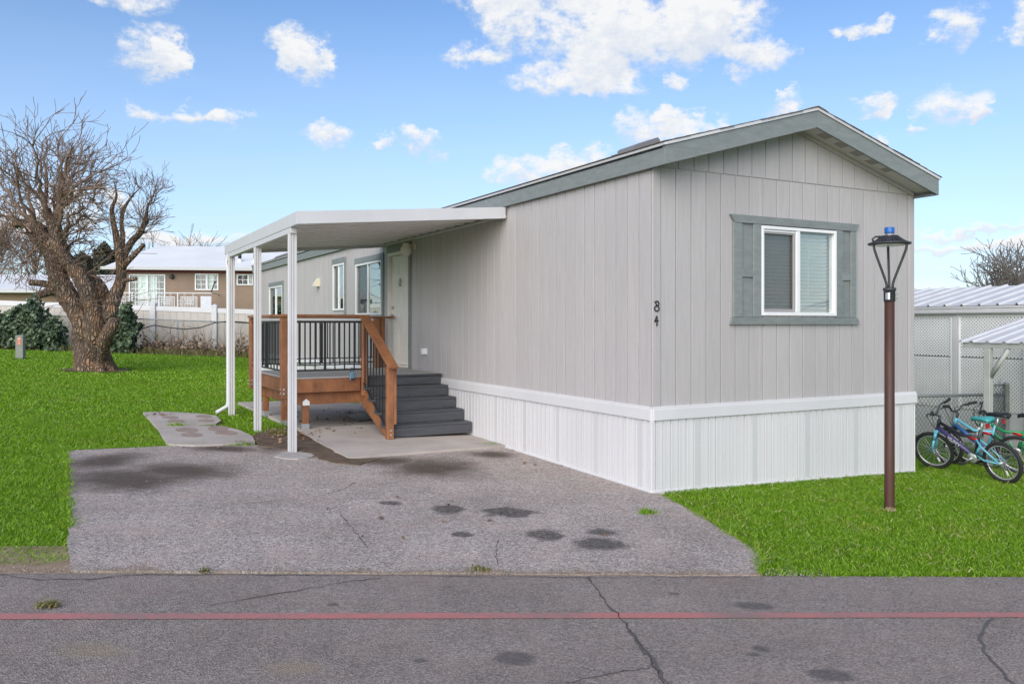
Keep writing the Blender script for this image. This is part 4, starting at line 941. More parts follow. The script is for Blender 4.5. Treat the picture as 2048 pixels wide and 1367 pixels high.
    for sg in (-1, 1):
        fk = MB().tube([(wb - .098, sg * .05, wr + .265), (wb - .06, sg * .056, wr + .17)], .020, 8).tube([(wb - .06, sg * .056, wr + .17), (wb, sg * .056, wr)], .016, 8)
        bb('fork_leg', fk, cf, bk, S)
    bb('fork_crown', MB().cbox(wb - .125, wb - .075, -.072, .072, wr + .255, wr + .29, c=.01), cf, bk, S)
    ht = headt + axis * .06
    hbm = bb('handlebar', MB().tube([tuple(headt - axis * .02), tuple(ht)], .016, 8).tube([tuple(ht), tuple(ht + Vector((.05, 0, .03)))], .016, 8).tube([(ht.x - .03, -.27, ht.z + .13), (ht.x + .03, -.13, ht.z + .11), (ht.x + .05, -.05, ht.z + .03), (ht.x + .05, .05, ht.z + .03), (ht.x + .03, .13, ht.z + .11), (ht.x - .03, .27, ht.z + .13)], .012, 8), MDGREY, bk, S)
    for sg in (-1, 1):
        bb('grip', MB().tube([(ht.x - .005, sg * .18, ht.z + .12), (ht.x - .033, sg * .285, ht.z + .132)], .018, 8), MTYRE, hbm, S)
        bb('brake_lever', MB().tube([(ht.x + .02, sg * .15, ht.z + .11), (ht.x + .06, sg * .17, ht.z + .09), (ht.x + .05, sg * .25, ht.z + .08)], .007, 6), MDGREY, hbm, S)
        bb('brake_cable', MB().tube([(ht.x + .04, sg * .15, ht.z + .10), (ht.x + .13, sg * .08, ht.z + .05), (ht.x + .11, sg * .02, ht.z - .12), (ht.x + .06, 0, ht.z - .2)], .004, 4), MTYRE, hbm, S)
    bb('seat_post', MB().tube([tuple(seat - Vector((0, 0, .06))), tuple(stt)], .013, 8), MCHROME)
    sd_ = MB(); prof = [(-.13, .075, .0), (-.10, .085, .018), (-.04, .07, .014), (.03, .04, .008), (.10, .022, .004), (.14, .012, -.012)]
    ring = []
    for (px_, hw, zz) in prof:
        for k in range(8):
            th = 2 * math.pi * k / 8; ring.append((stt.x + px_, hw * math.cos(th), stt.z + .03 + zz + (.026 if math.sin(th) > 0 else .03) * math.sin(th)))
    sd_.add(ring, [(i * 8 + k, i * 8 + (k + 1) % 8, (i + 1) * 8 + (k + 1) % 8, (i + 1) * 8 + k) for i in range(5) for k in range(8)] + [tuple(range(8))[::-1], tuple(range(40, 48))], True)
    st_ = bb('saddle', sd_, csad); bb('saddle_rail', MB().tube([(stt.x - .09, 0, stt.z + .01), (stt.x, 0, stt.z - .01), (stt.x + .08, 0, stt.z + .02)], .008, 6), MCHROME, st_)
    bb('rear_reflector', MB().cbox(stt.x - .075, stt.x - .055, -.03, .03, stt.z - .07, stt.z - .015, c=.004), E_RED)
    cr = bb('crank', MB().lathe([(.0, -.006), (.062, -.006), (.066, .0), (.062, .006), (.0, .006)], 24, Matrix.Translation(bbk + Vector((0, .05, 0))) @ Matrix.Rotation(R(90), 4, 'X')).tube([(bbk.x, .065, bbk.z), (bbk.x + .10, .07, bbk.z - .07)], .009, 6).tube([(bbk.x, -.065, bbk.z), (bbk.x - .10, -.07, bbk.z + .07)], .009, 6), MCHROME)
    for (sx, sy, sz) in ((.10, .11, -.07), (-.10, -.11, .07)): bb('pedal', MB().cbox(bbk.x + sx - .04, bbk.x + sx + .04, sy - .035, sy + .035, bbk.z + sz - .01, bbk.z + sz + .01), MTYRE, cr)
    bb('chain', MB().tube([(bbk.x, .05, bbk.z + .062), (0, .05, wr + .035)], .005, 4).tube([(bbk.x, .05, bbk.z - .062), (.02, .05, wr - .05), (0, .05, wr - .03)], .005, 4), MTYRE)
    return bk
wordm = text_mesh('HUFFY', .062); wordm.materials.append(MWHT)
fA, rA = G(1872, 938), G(2010, 966)
bicycle(fA[0], fA[1], rA[0], rA[1], R(-11), R(18), (E_BLK, E_PUR, E_SKY, E_SKY, E_TEAL), 'nearest child\'s bicycle, black and sky blue, with teal saddle and white lettering', word=wordm)
fB, rB = G(1893, 929), G(2036, 950)
bicycle(fB[0] + .08, fB[1] + .10, rB[0] + .08, rB[1] + .12, R(-12), R(-22), (E_SKY, E_NAVY, E_BLK, E_BLK, E_BLK), 'navy and pale blue child\'s bicycle in the middle, behind the nearest one')
bicycle(fB[0] + .42, fB[1] + .12, rB[0] + .50, rB[1] + .16, R(-12), R(14), (E_GRN, E_GRN, E_GRN, MWHT, E_BLK), 'green child\'s bicycle farthest back, against the fence')

# ---------------------------------------------------------------- chain link fence and gate on the right
def diamond_wires(m, x0, x1, z0f, z1f, pitch, r, toP):
    """straight wires both ways in the strip x0..x1, z between z0f(x) and z1f(x)"""
    hgt = z1f(x0) - z0f(x0); c = x0 - hgt
    while c < x1:
        for sg in (1, -1):
            a, b = c, c + hgt
            za, zb = (0., hgt) if sg == 1 else (hgt, 0.)
            if a < x0: za += (zb - za) * (x0 - a) / (b - a); a = x0
            if b > x1: zb = za + (zb - za) * (x1 - a) / (b - a) if b > a else zb; b = x1
            if b - a > .01: m.tube([toP(a, z0f(a) + za), toP(b, z0f(b) + zb)], r, 3, caps=False)
        c += pitch
FR0 = Vector((5.74, 12.0)); fdir = U
def fp(x, z): return (FR0.x + U.x * x, FR0.y + U.y * x, z)
def fg(x): return gz(FR0.x + U.x * x)
PR = Plane(FR0, U)
xr1, xp = PR.at(2013), PR.at(2013)
RH = .845
cf = thing('chain_link_fence', 'low galvanised chain link fence behind the bicycles', 'fence', T(FR0.x, FR0.y, fg(0)))
MB().tube([fp(-.6, fg(-.6) + RH), fp(xr1, fg(xr1) + RH)], .022, 8).build('top_rail', MGALV, cf)
m = MB(); diamond_wires(m, -.6, xr1, lambda x: fg(x) + .02, lambda x: fg(x) + RH, .085, .003, fp); m.build('chain_mesh', mat('weathered_wire', (.12, .12, .12), rough=.6), cf)
MB().lathe([(.036, fg(xr1) - .05), (.036, fg(xr1) + 1.0), (.040, fg(xr1) + 1.005), (.03, fg(xr1) + 1.035), (.0, fg(xr1) + 1.045)], 12, Matrix.Translation((fp(xr1, 0)[0], fp(xr1, 0)[1], 0))).build('post', MGALV, cf)
gate = thing('chain_link_gate', 'round cornered chain link gate behind the green bicycle', 'gate', T(*fp(xr1 + .08, fg(xr1))))
g0, g1 = PR.at(1989), xr1 + 1.6; gt = fg(xr1) + 1.0; gb_ = fg(xr1) + .08
yo = Vector((V.x, V.y, 0)) * .06
def gp(x, z): return tuple(Vector(fp(x, z)) + yo)
MB().tube([gp(g0, gb_), gp(g0, gt - .1), gp(g0 + .03, gt - .03), gp(g0 + .1, gt), gp(g1, gt + .0), gp(g1, gb_), gp(g0, gb_)], .018, 8).build('gate_frame', MGALV, gate)
m = MB(); diamond_wires(m, g0, g1, lambda x: gb_, lambda x: gt, .085, .003, gp); m.build('chain_mesh', bpy.data.materials['weathered_wire'], gate)
MB().tube([gp(xr1 - .08, gt + .01), gp(xr1 - .1, gt + .06), gp(xr1 - .04, gt + .07)], .006, 5).tube([gp(xr1 + .06, gt + .02), gp(xr1 + .12, gt + .09), gp(xr1 + .2, gt + .03)], .006, 5).build('latch_wire', MGALV, gate)

# ---------------------------------------------------------------- small metal-roofed canopy at the right edge
CY = 11.35; CX = (1925 - 1024) / F * CY; czE = CAMZ + (HZ - 688) / F * CY; CO = Vector((CX, CY))
MRIB = mat('white_rib_metal', (.63, .63, .64), (.57, .57, .58), 3., rough=.5, spec=.3)
MGREYW = mat('grey_painted_post', (.42, .43, .41), (.36, .37, .35), 4., rough=.55)
can = thing('metal_canopy', 'small white ribbed metal canopy on a grey post at the right edge', 'canopy', T(CX, CY, gz(CX)))
CM = T(CO.x, CO.y, 0, TH)                           # local x = away to the right (rising), y = back along the houses
def cb(name, mm, mt, parent=can): return mm.build(name, mt, parent, CM)
mslope = .21
def ribbed(mb, x0, x1, y0, y1, zf, pitch, rh=.022, rw=.035):
    prof = []; y = y0
    while y < y1 - .001:
        e = min(y + pitch, y1); prof += [(y, 0.), (e - rw * 2, 0.), (e - rw * 1.6, rh), (e - rw * .6, rh), (e - rw * .2, 0.)]; y = e
    prof.append((y1, 0.)); n = len(prof); vs = [(x, y_, zf(x) + h) for x in (x0, x1) for (y_, h) in prof] + [(x, y_, zf(x) + h - .004) for x in (x0, x1) for (y_, h) in prof]
    fs = [(i, n + i, n + i + 1, i + 1) for i in range(n - 1)] + [(2 * n + i, 2 * n + i + 1, 3 * n + i + 1, 3 * n + i) for i in range(n - 1)] + [(i, i + 1, 2 * n + i + 1, 2 * n + i) for i in range(n - 1)]
    mb.add(vs, fs); return mb
zc = lambda x: czE + .035 + mslope * x
cb('roof_panel', ribbed(MB(), -.03, 1.75, -1.9, .05, zc, .225), MRIB)
cb('eave_beam', boxes((.0, .045, -1.85, .0, czE - .045, czE + .03)), MGREYW); cb('rafter', MB().prism([(0.05, czE - .03), (0.05, czE + .035), (1.7, czE + .035 + 1.65 * mslope), (1.7, czE - .03 + 1.65 * mslope)], 'y', -.05, -.005), MGREYW)
cb('rafter', MB().prism([(0.05, czE - .03), (0.05, czE + .035), (1.7, czE + .035 + 1.65 * mslope), (1.7, czE - .03 + 1.65 * mslope)], 'y', -1.85, -1.8), MGREYW)
yP = Plane(CO, V).at(1974.5)
for (xx, yy) in ((.022, yP), (.022, -1.8), (1.6, -.1), (1.6, -1.8)):
    gg = gz((CM @ Vector((xx, yy, 0))).x)
    po = cb('post', boxes((xx - .042, xx + .042, yy - .042, yy + .042, gg - .02, zc(xx) - .085)), MGREYW)
cb('knee_brace', MB().tube([(.025, yP - .03, czE - .42), (.025, yP - .27, czE - .05)], .035, 4), MGREYW)

# ---------------------------------------------------------------- neighbour's carport with lattice side
NO = Vector((7.03, 14.5)); NM = T(NO.x, NO.y, 0, TH); PN = Plane(NO, V)
ng = lambda b: gz(NO.x + V.x * b)
nc = thing('neighbour_carport', 'neighbouring carport with white lattice side and ribbed white metal roof', 'carport', T(NO.x, NO.y, ng(0)))
def nb_(name, mm, mt, parent=nc): return mm.build(name, mt, parent, NM)
zg1 = CAMZ + (HZ - 614.5) / F * NO.y; zg0 = CAMZ + (HZ - 628.5) / F * NO.y; zlat = CAMZ + (HZ - 808) / F * NO.y
MLAT = mat('white_lattice', (.84, .84, .83), (.78, .78, .77), 4., rough=.5)
nb_('gutter', MB().prism([(-.10, zg1), (-.10, zg1 - .03), (-.09, zg1 - .04), (-.09, zg0 + .02), (-.075, zg0), (.0, zg0), (.0, zg1)], 'y', -8, 7), MALU)
nsl = .215
nb_('roof_panel', ribbed(MB(), -.06, 1.7, -8, 7, lambda x: zg1 + .012 + nsl * (x + .06), .30, .03, .03), MRIB)
nb_('roof_back', MB().prism([(1.7, zg1 + .39), (1.7, zg1 + .37), (3.1, zg1 + .20), (3.1, zg1 + .22)], 'y', -8, 7), MRIB)
nb_('soffit_board', MB().box(.0, .09, -8, 7, zg0 - .05, zg0 - .002), MLAT)
def lattice(b0, b1, z0, z1):
    m = MB(); p = .056; hw = .0118
    H, Lw = z1 - z0, b1 - b0
    for sg in (1, -1):
        c = -H + p * .3
        while c < Lw:
            a, e = max(c, 0), min(c + H, Lw)
            if e - a > .02:
                za, ze = a - c, e - c
                if sg == -1: za, ze = H - za, H - ze
                d = Vector((0, e - a, ze - za)).normalized(); nrm = Vector((0, -d.z, d.y)) * hw; off = .0 if sg == 1 else .008
                P0 = Vector((off, b0 + a, z0 + za)); P1 = Vector((off, b0 + e, z0 + ze)); th = Vector((.006, 0, 0))
                m.add([P0 - nrm, P0 + nrm, P1 + nrm, P1 - nrm, P0 - nrm + th, P0 + nrm + th, P1 + nrm + th, P1 - nrm + th], [(0, 1, 2, 3), (4, 7, 6, 5), (0, 4, 5, 1), (2, 6, 7, 3)])
            c += p
    return m
bp_ = PN.at(1911); w12 = 1.22
edges = [bp_ + .05 + w12 * 2, bp_ + .05 + w12, bp_ + .05]
pans = [(bp_ + .06, bp_ + .06 + 1.16), (bp_ + .06 + 1.24, bp_ + 2.42), (bp_ - .06 - 1.16, bp_ - .06), (bp_ - 2.42, bp_ - .06 - 1.24), (bp_ - 3.66, bp_ - 2.48)]
for (b0, b1) in pans:
    zmid = zg0 - .05 - (zg0 - .05 - zlat) * .44
    nb_('lattice_panel', lattice(b0, b1, zlat, zmid - .01), MLAT); nb_('lattice_panel', lattice(b0, b1, zmid + .01, zg0 - .052), MLAT)
for b in (bp_ + 2.45, bp_ + 1.24, bp_, bp_ - 1.20, bp_ - 2.45, bp_ - 3.7):
    nb_('post', boxes((-.025, .045, b - .045, b + .045, ng(b) - .05, zg0 - .001)), MALU)
    for sg in (-1, 1): nb_('lattice_channel', boxes((-.02, .025, b + sg * .068 - .014, b + sg * .068 + .014, zlat - .02, zg0 - .052)), MLAT)
nb_('skirt_wall', MB().box(.012, .05, -8, 7, -.6, zlat - .012), mat('neighbour_skirting', (.62, .62, .63), (.52, .52, .53), 2., rough=.6))
ho2 = thing('neighbour_house', 'neighbouring home with brown shingle roof rising behind the carport', 'house', T(*(NM @ Vector((3.2, -1, 0)))))
def nh(name, mm, mt): return mm.build(name, mt, ho2, NM)
nh('wall', MB().box(3.25, 7.2, -8, 8, -.6, zg1 + .32), mat('neighbour_siding_shade', (.16, .15, .14), rough=.8))  # wall colour darkened to stand in for carport shade behind the lattice
zr_ = zg1 + .33 + .03
nh('fascia', MB().box(3.1, 3.14, -8.2, 8.2, zr_ - .02, zr_ + .06), mat('neighbour_fascia', (.40, .33, .27), rough=.7))
nh('roof', MB().prism([(3.08, zr_ + .06), (3.08, zr_ + .08), (5.2, zr_ + .17), (7.4, zr_ + .08), (7.4, zr_ + .06), (5.2, zr_ + .13)], 'y', -8.3, 8.3), mat('neighbour_shingle', (.38, .31, .25), (.26, .20, .165), 8., rough=.95))
# ---------------------------------------------------------------- back fences on the left
FY = 34.8
def PX(px, Y=FY): return (px - 1024) / F * Y
def ZY(py, Y): return CAMZ + (HZ - py) / F * Y
vf = thing('vinyl_fence', 'tall white and almond vinyl fence along the back of the lawn', 'fence', T(PX(250), FY, gz(PX(250))))
posts = [PX(307) + i * 2.55 for i in range(-4, 6)]
for i, xx in enumerate(posts):
    g = gz(xx); ht = g + 1.98
    p = MB().cbox(xx - .11, xx + .11, FY - .11, FY + .11, g - .1, ht, c=.01).build('post', MWHITE, vf)
    MB().lathe([(.0, ht + .10), (.06, ht + .06), (.17, ht + .02), (.17, ht - .03)], 4, Matrix.Translation((xx, FY, 0)) @ Matrix.Rotation(R(45), 4, 'Z') @ Matrix.Translation((-0, 0, 0)), False).build('post_cap', MWHITE, p)
    if i + 1 < len(posts):
        x0, x1 = xx + .115, posts[i + 1] - .115; z0, z1 = gz(x0), gz(x1)
        def slab(name, lo, hi, th, mt):
            MB().add([(x, FY + s * th, z + h) for (x, z) in ((x0, z0), (x1, z1)) for s in (-1, 1) for h in (lo, hi)], [(0, 4, 5, 1), (2, 3, 7, 6), (1, 5, 7, 3), (0, 2, 6, 4), (0, 1, 3, 2), (4, 6, 7, 5)]).build(name, mt, vf)
        slab('top_rail', 1.70, 1.90, .045, MWHITE); slab('bottom_rail', .05, .2, .045, MWHITE)
        nbd = 8
        for k in range(nbd):
            a0, a1 = x0 + (x1 - x0) * k / nbd + .004, x0 + (x1 - x0) * (k + 1) / nbd - .004
            MB().add([(x, FY + s * .02, gz(x) + h) for x in (a0, a1) for s in (-1, 1) for h in (.2, 1.7)], [(0, 4, 5, 1), (2, 3, 7, 6), (1, 5, 7, 3), (0, 2, 6, 4), (0, 1, 3, 2), (4, 6, 7, 5)]).build('fence_board', MALMOND, vf)
CYL = 33.7
cl = thing('chain_link_fence', 'long rusty chain link fence in front of the vinyl fence', 'fence', T(PX(250, CYL), CYL, gz(PX(250, CYL))))
def lf(x, z): return (x, CYL, z)
xL0, xL1 = -24., -6.
MB().tube([lf(xL0, gz(xL0) + 1.35), lf(xL1, gz(xL1) + 1.35)], .028, 6).build('top_rail', MGALV, cl)
m = MB(); diamond_wires(m, xL0, xL1, lambda x: gz(x) + .02, lambda x: gz(x) + 1.35, .11, .0055, lf); m.build('chain_mesh', mat('rusted_wire', (.20, .16, .13), rough=.7), cl)
for px in (18, 190, 355, 520):
    xx = PX(px, CYL); MB().tube([(xx, CYL - .0, gz(xx) - .05), (xx, CYL, gz(xx) + 1.38)], .035, 8).build('post', MGALV, cl)
cab = [(255, 668), (290, 655), (308, 650), (340, 655), (370, 658), (400, 655), (430, 645), (460, 642), (500, 645)]
tag(MB().tube([(PX(a, CYL - .08), CYL - .08, ZY(b, CYL - .08)) for a, b in cab], .022, 5).build('cable', MBLACK), 'black cable sagging along the chain link fence', 'cable')
# utility pedestal
ux, uy = G(41, 718); ug = gz(ux); us = uy / F
ped = thing('utility_pedestal', 'grey green utility pedestal with an orange warning sticker on the lawn', 'pedestal', T(ux, uy, ug))
MPED = mat('pedestal_plastic', (.24, .255, .22), (.20, .215, .185), 5., rough=.6)
uh = 48 * us
MB().cbox(-.115, .115, -.10, .10, .03, uh - .05, c=.012).cbox(-.125, .125, -.11, .11, uh - .09, uh, c=.025).build('body', MPED, ped, T(ux, uy, ug, R(8)))
MB().cbox(-.135, .135, -.12, .12, -.06, .035, c=.01).build('base', MDARK, ped, T(ux, uy, ug, R(8)))
st = MB().cbox(-.055, .055, -.106, -.1005, uh * .60, uh * .92, c=.001).build('warning_sticker', mat('orange_sticker', (.60, .13, .05), rough=.5), ped, T(ux, uy, ug, R(8)))
MB().box(-.042, .042, -.1075, -.1062, uh * .84, uh * .88).box(-.04, .04, -.1075, -.1062, uh * .64, uh * .66).torus(.03, .006, 14, 4, Matrix.Translation((0, -.107, uh * .75))).build('sticker_print', MWHITE, st, T(ux, uy, ug, R(8)))
def rock(px, py, w, h, mt, label, Y=None):
    x, y = G(px, py) if Y is None else (PX(px, Y), Y); m = MB(); vs = []
    for i in range(5):
        for k in range(9):
            th = 2 * math.pi * k / 9; ph = math.pi * (i + .3) / 9.5; rr = random.uniform(.85, 1.1)
            vs.append((w / 2 * math.cos(th) * math.sin(math.pi / 2 - ph * .95) * rr, w * .4 * math.sin(th) * math.cos(ph) * rr, h * math.sin(ph) * rr))
    fs = [(i * 9 + k, i * 9 + (k + 1) % 9, (i + 1) * 9 + (k + 1) % 9, (i + 1) * 9 + k) for i in range(4) for k in range(9)] + [tuple(range(36, 45))]
    return tag(m.add(vs, fs, True).build('stone', mt, None, T(x, y, gz(x) - .01)), label, 'stone')
rock(122, 695, .34, .26, mat('pink_stone', (.42, .20, .16), rough=.9), 'round pinkish stone on the grass right of the utility pedestal')
rock(72, 696, .6, .2, mat('dark_stone', (.10, .09, .085), rough=.9), 'long dark stone at the foot of the ivy behind the utility pedestal')
rock(1266, 1102, .05, .035, mat('pale_stone', (.55, .5, .46), rough=.9), 'small pale pebble beside the large oil stain on the driveway')
rock(968, 900, .09, .04, MWHITE, 'crumpled white scrap by the weed at the slab corner')

# ---------------------------------------------------------------- tan apartment building behind the fence
BO = Vector((PX(233, 43.), 43.)); BA = R(9); BD = Vector((math.cos(BA), math.sin(BA))); BM = T(BO.x, BO.y, 0, BA); PBd = Plane(BO, BD)
apt = thing('apartment_building', 'tan stucco apartment building with white roof and balcony', 'building', T(BO.x, BO.y, gz(BO.x), BA))
def bl(name, mm, mt, parent=apt): return mm.build(name, mt, parent, BM)
def brect(x0, x1, y0, y1):
    a0, zt0 = PBd.at(x0, y0); a1 = PBd.at(x1); return a0, a1, PBd.at(x0, y1)[1], zt0
ze = PBd.at(233, 536)[1]; LB = 17.
holes = [brect(258, 331, 548, 619), brect(390, 437, 547, 580), brect(473.5, 506, 548, 570)]
rects = [(0, LB, -1., ze)]
for h in holes: rects = subtract(rects, h)
wm = MB()
for r in rects: wm.box(r[0], r[1], 0, .25, r[2], r[3])
bl('wall', wm.box(.0, .2, .251, 8, -1, ze).box(LB - .2, LB, .251, 8, -1, ze), MTAN)
bl('eave_trim', MB().box(-.1, LB + .1, -.06, -.001, ze - .22, ze - .05), MRED)
rt = bl('roof', MB().add([(-.55, -.55, ze), (LB + .5, -.55, ze), (LB + .5, 4.2, ze + 1.55), (.9, 4.2, ze + 1.55), (LB + .5, 9, ze), (-.55, 9, ze)], [(0, 1, 2, 3), (3, 2, 4, 5), (0, 3, 5), (0, 5, 4, 1), (1, 4, 2)]), MROOFW)
bl('roof_edge', MB().box(-.58, LB + .5, -.60, -.52, ze - .1, ze + .05).box(-.60, -.55, -.6, 9, ze - .1, ze + .05), mat('eave_grey', (.55, .55, .54), rough=.6), rt)
for (px, py, h) in ((450, 530, .3), (474, 520, .35), (505, 508, .3)):
    a, z = PBd.at(px, py); yy = .9; zz = ze + .3 * yy
    bl('vent_pipe', MB().lathe([(.25, zz + .0), (.08, zz + .35), (.07, zz + .36)], 10, Matrix.Translation((a, yy, 0))), MROOFW, rt)
    bl('pipe_cap', MB().tube([(a, yy, zz + .36), (a, yy, zz + .62)], .09, 8), MBLACK, rt)
def apt_window(rect, cols, rows, split, curtain):
    a0, a1, z0, z1 = rect; f = .06
    wn_ = bl('window', boxes((a0, a0 + f, -.04, .08, z0, z1), (a1 - f, a1, -.04, .08, z0, z1), (a0 + f, a1 - f, -.039, .08, z0, z0 + f), (a0 + f, a1 - f, -.039, .08, z1 - f, z1)), MWFRAME)
    am = a0 + (a1 - a0) * split
    bl('mullion', boxes((am - .05, am + .05, -.03, .07, z0 + f, z1 - f)), MWFRAME, wn_)
    for (p0, p1) in ((a0 + f, am - .05), (am + .05, a1 - f)):
        bl('pane', MB().add([(p0, .04, z0 + f), (p1, .04, z0 + f), (p1, .04, z1 - f), (p0, .04, z1 - f)], [(0, 1, 2, 3)]), MGLASSF, wn_)
        for k in range(1, cols): x = p0 + (p1 - p0) * k / cols; bl('muntin', MB().box(x - .012, x + .012, .025, .038, z0 + f, z1 - f), MWFRAME, wn_)
        for k in range(1, rows): z = z0 + f + (z1 - z0 - 2 * f) * k / rows; bl('muntin', MB().box(p0, p1, .026, .0375, z - .012, z + .012), MWFRAME, wn_)
    for (c0, c1) in curtain:
        cm_ = MB(); n = 14; vs = []
        for i in range(n + 1):
            x = a0 + (a1 - a0) * (c0 + (c1 - c0) * i / n)
            for z in (z0 + .05, z1 - .05): vs.append((x, .14 + .02 * (i % 2), z))
        bl('curtain', cm_.add(vs, [(2 * i, 2 * i + 2, 2 * i + 3, 2 * i + 1) for i in range(n)]), mat('pale_curtain', (.62, .68, .66), rough=.8) if 'pale_curtain' not in bpy.data.materials else bpy.data.materials['pale_curtain'], wn_)
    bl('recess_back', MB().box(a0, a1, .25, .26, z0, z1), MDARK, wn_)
apt_window(holes[0], 3, 5, .5, [(.22, .75)]); apt_window(holes[1], 2, 3, .5, [(.55, .8), (.9, .97)]); apt_window(holes[2], 2, 2, .72, [(.75, .95)])
a, z = PBd.at(344, 553); bl('wall_light', MB().lathe([(.0, .12), (.1, .08), (.12, -.05), (.08, -.1), (.0, -.12)], 10, Matrix.Translation((a, -.12, z))).box(a - .05, a + .05, -.06, -.001, z - .02, z + .14), MDGREY)
# balcony
ba0, ba1 = PBd.at(238), PBd.at(437); by = -1.7; zt1 = ZY(584, 41.4); zb1 = ZY(620, 41.4)
bl('balcony_slab', MB().box(ba0 - .1, ba1 + .1, by - .1, -.0, zb1 - .25, zb1 - .02), MWHITE)
bl('balcony_leg', MB().box(ba0, ba0 + .15, by, by + .15, -.5, zb1 - .25).box(ba1 - .15, ba1, by, by + .15, -.5, zb1 - .25), MWHITE)
rl = bl('balcony_rail', MB().box(ba0, ba1, by - .03, by + .03, zt1 - .05, zt1).box(ba0, ba1, by - .02, by + .02, zb1 + .02, zb1 + .06).box(ba1 - .04, ba1, by, -.01, zt1 - .05, zt1).box(ba0, ba0 + .04, by, -.01, zt1 - .05, zt1), MWHITE)
npn = 4; pwd = (ba1 - ba0 - .6) / npn
for k in range(npn):
    p0 = ba0 + .03 + k * pwd; p1 = p0 + pwd - .0
    pn = bl('balcony_panel', MB().box(p0 - .03, p0 + .03, by - .028, by + .028, zb1 - .02, zt1 - .05).box(p0 + .14, p1 - .14, by - .013, by + .013, zt1 - .24, zt1 - .20).box(p0 + .14, p1 - .14, by - .013, by + .013, zb1 + .12, zb1 + .16).box(p0 + .14, p0 + .18, by - .012, by + .012, zb1 + .16, zt1 - .24).box(p1 - .18, p1 - .14, by - .012, by + .012, zb1 + .16, zt1 - .24), MWHITE, apt)
    nv = 10; cx = (p0 + p1) / 2; cz = (zt1 + zb1) / 2 + .0
    for i in range(1, nv):
        x = p0 + .16 + (p1 - p0 - .32) * i / nv
        bl('picket', MB().box(x - .013, x + .013, by - .011, by + .011, zb1 + .16, zt1 - .24), MWHITE, pn)
    orn = MB().box(cx - .25, cx + .25, by - .02, by + .02, cz - .15, cz - .12).box(cx - .25, cx + .25, by - .02, by + .02, cz + .12, cz + .15).box(cx - .25, cx - .22, by - .02, by + .02, cz - .12, cz + .12).box(cx + .22, cx + .25, by - .02, by + .02, cz - .12, cz + .12)
    for i in range(5): orn.torus(.055, .018, 10, 4, Matrix.Translation((cx - .17 + i * .085, by, cz + .05 * (-1) ** i)))
    for (ox, oz) in ((p0 + .09, zt1 - .42), (p0 + .09, zb1 + .3), (cx - .2, zt1 - .12), (cx + .2, zt1 - .12)): orn.torus(.045, .014, 10, 4, Matrix.Translation((ox, by, oz)))
    bl('ornament', orn, MWHITE, pn)
bl('balcony_screen', MB().cbox(ba1 - .55, ba1 - .03, by - .03, by - .01, zb1 + .05, zt1 - .18), mat('white_board', (.72, .72, .76), (.62, .62, .68), 9.), apt)
a, z = PBd.at(447, 572); bl('flag_pole', MB().tube([(ba1 - .06, by, zt1 - .02), (ba1 + .12, by, zt1 + .5)], .03, 6).lathe([(.0, .1), (.07, .0), (.0, -.08)], 8, Matrix.Translation((ba1 + .13, by, zt1 + .52))), MDGREY)
# lower wing farther left
WO = Vector((PX(-260, 46.), 46.)); WMx = T(WO.x, WO.y, 0, R(2)); wing = thing('apartment_wing', 'low tan wing with broad white roof behind the big bare tree', 'building', T(WO.x, WO.y, gz(WO.x)))
zw = ZY(581, 46.); wl = PX(236, 46.) - WO.x
MB().box(0, wl, 0, .3, -1, zw).box(0, .3, .301, 7, -1, zw).build('wall', MTAN, wing, WMx)
MB().add([(-.5, -.6, zw), (wl, -.6, zw), (wl, 4.5, zw + 1.15), (-.5, 4.5, zw + 1.15), (wl, 9, zw), (-.5, 9, zw)], [(0, 1, 2, 3), (3, 2, 4, 5), (0, 5, 4, 1), (0, 3, 5), (1, 4, 2)]).build('roof', MROOFW, wing, WMx)
MB().box(-.5, wl, -.66, -.605, zw - .12, zw + .04).build('roof_edge', bpy.data.materials['eave_grey'], wing, WMx)

# ---------------------------------------------------------------- trees
class Tw:                                               # bare branches collected as tapered tubes
    def __init__(s): s.m = MB()
    def line(s, pts, r0, r1, sides): 
        n = len(pts); s.m.tube(pts, [r0 + (r1 - r0) * (i / (n - 1)) ** .8 for i in range(n)], sides, caps=False)
def rv(s): return Vector((random.gauss(0, s), random.gauss(0, s), random.gauss(0, s)))
def grow(tw, p, d, L, r, lvl, up=.25, sides=4, kids=(5, 7), spread=.75, rmin=.006, mult=.62):
    n = 4 if lvl > 0 else 3; pts = [p.copy()]; d = d.normalized(); dirs = []
    for i in range(n):
        d = (d + rv(.16) + Vector((0, 0, up * .22))).normalized(); p = p + d * (L / n); pts.append(p.copy()); dirs.append(d.copy())
    tw.line(pts, r, max(r * .45, rmin), sides if lvl > 0 else 3)
    if lvl == 0: return
    for k in range(random.randint(*kids)):
        f = random.uniform(.22, 1.) * n; i = min(int(f), n - 1); q = pts[i].lerp(pts[i + 1], f - i)
        nd = (dirs[i] + rv(spread * .55) + Vector((0, 0, up * .35))).normalized()
        grow(tw, q, nd, L * random.uniform(.45, .85) * mult / .62, max(r * random.uniform(.40, .55), rmin), lvl - 1, up, max(3, sides - 1), kids, spread, rmin, mult)
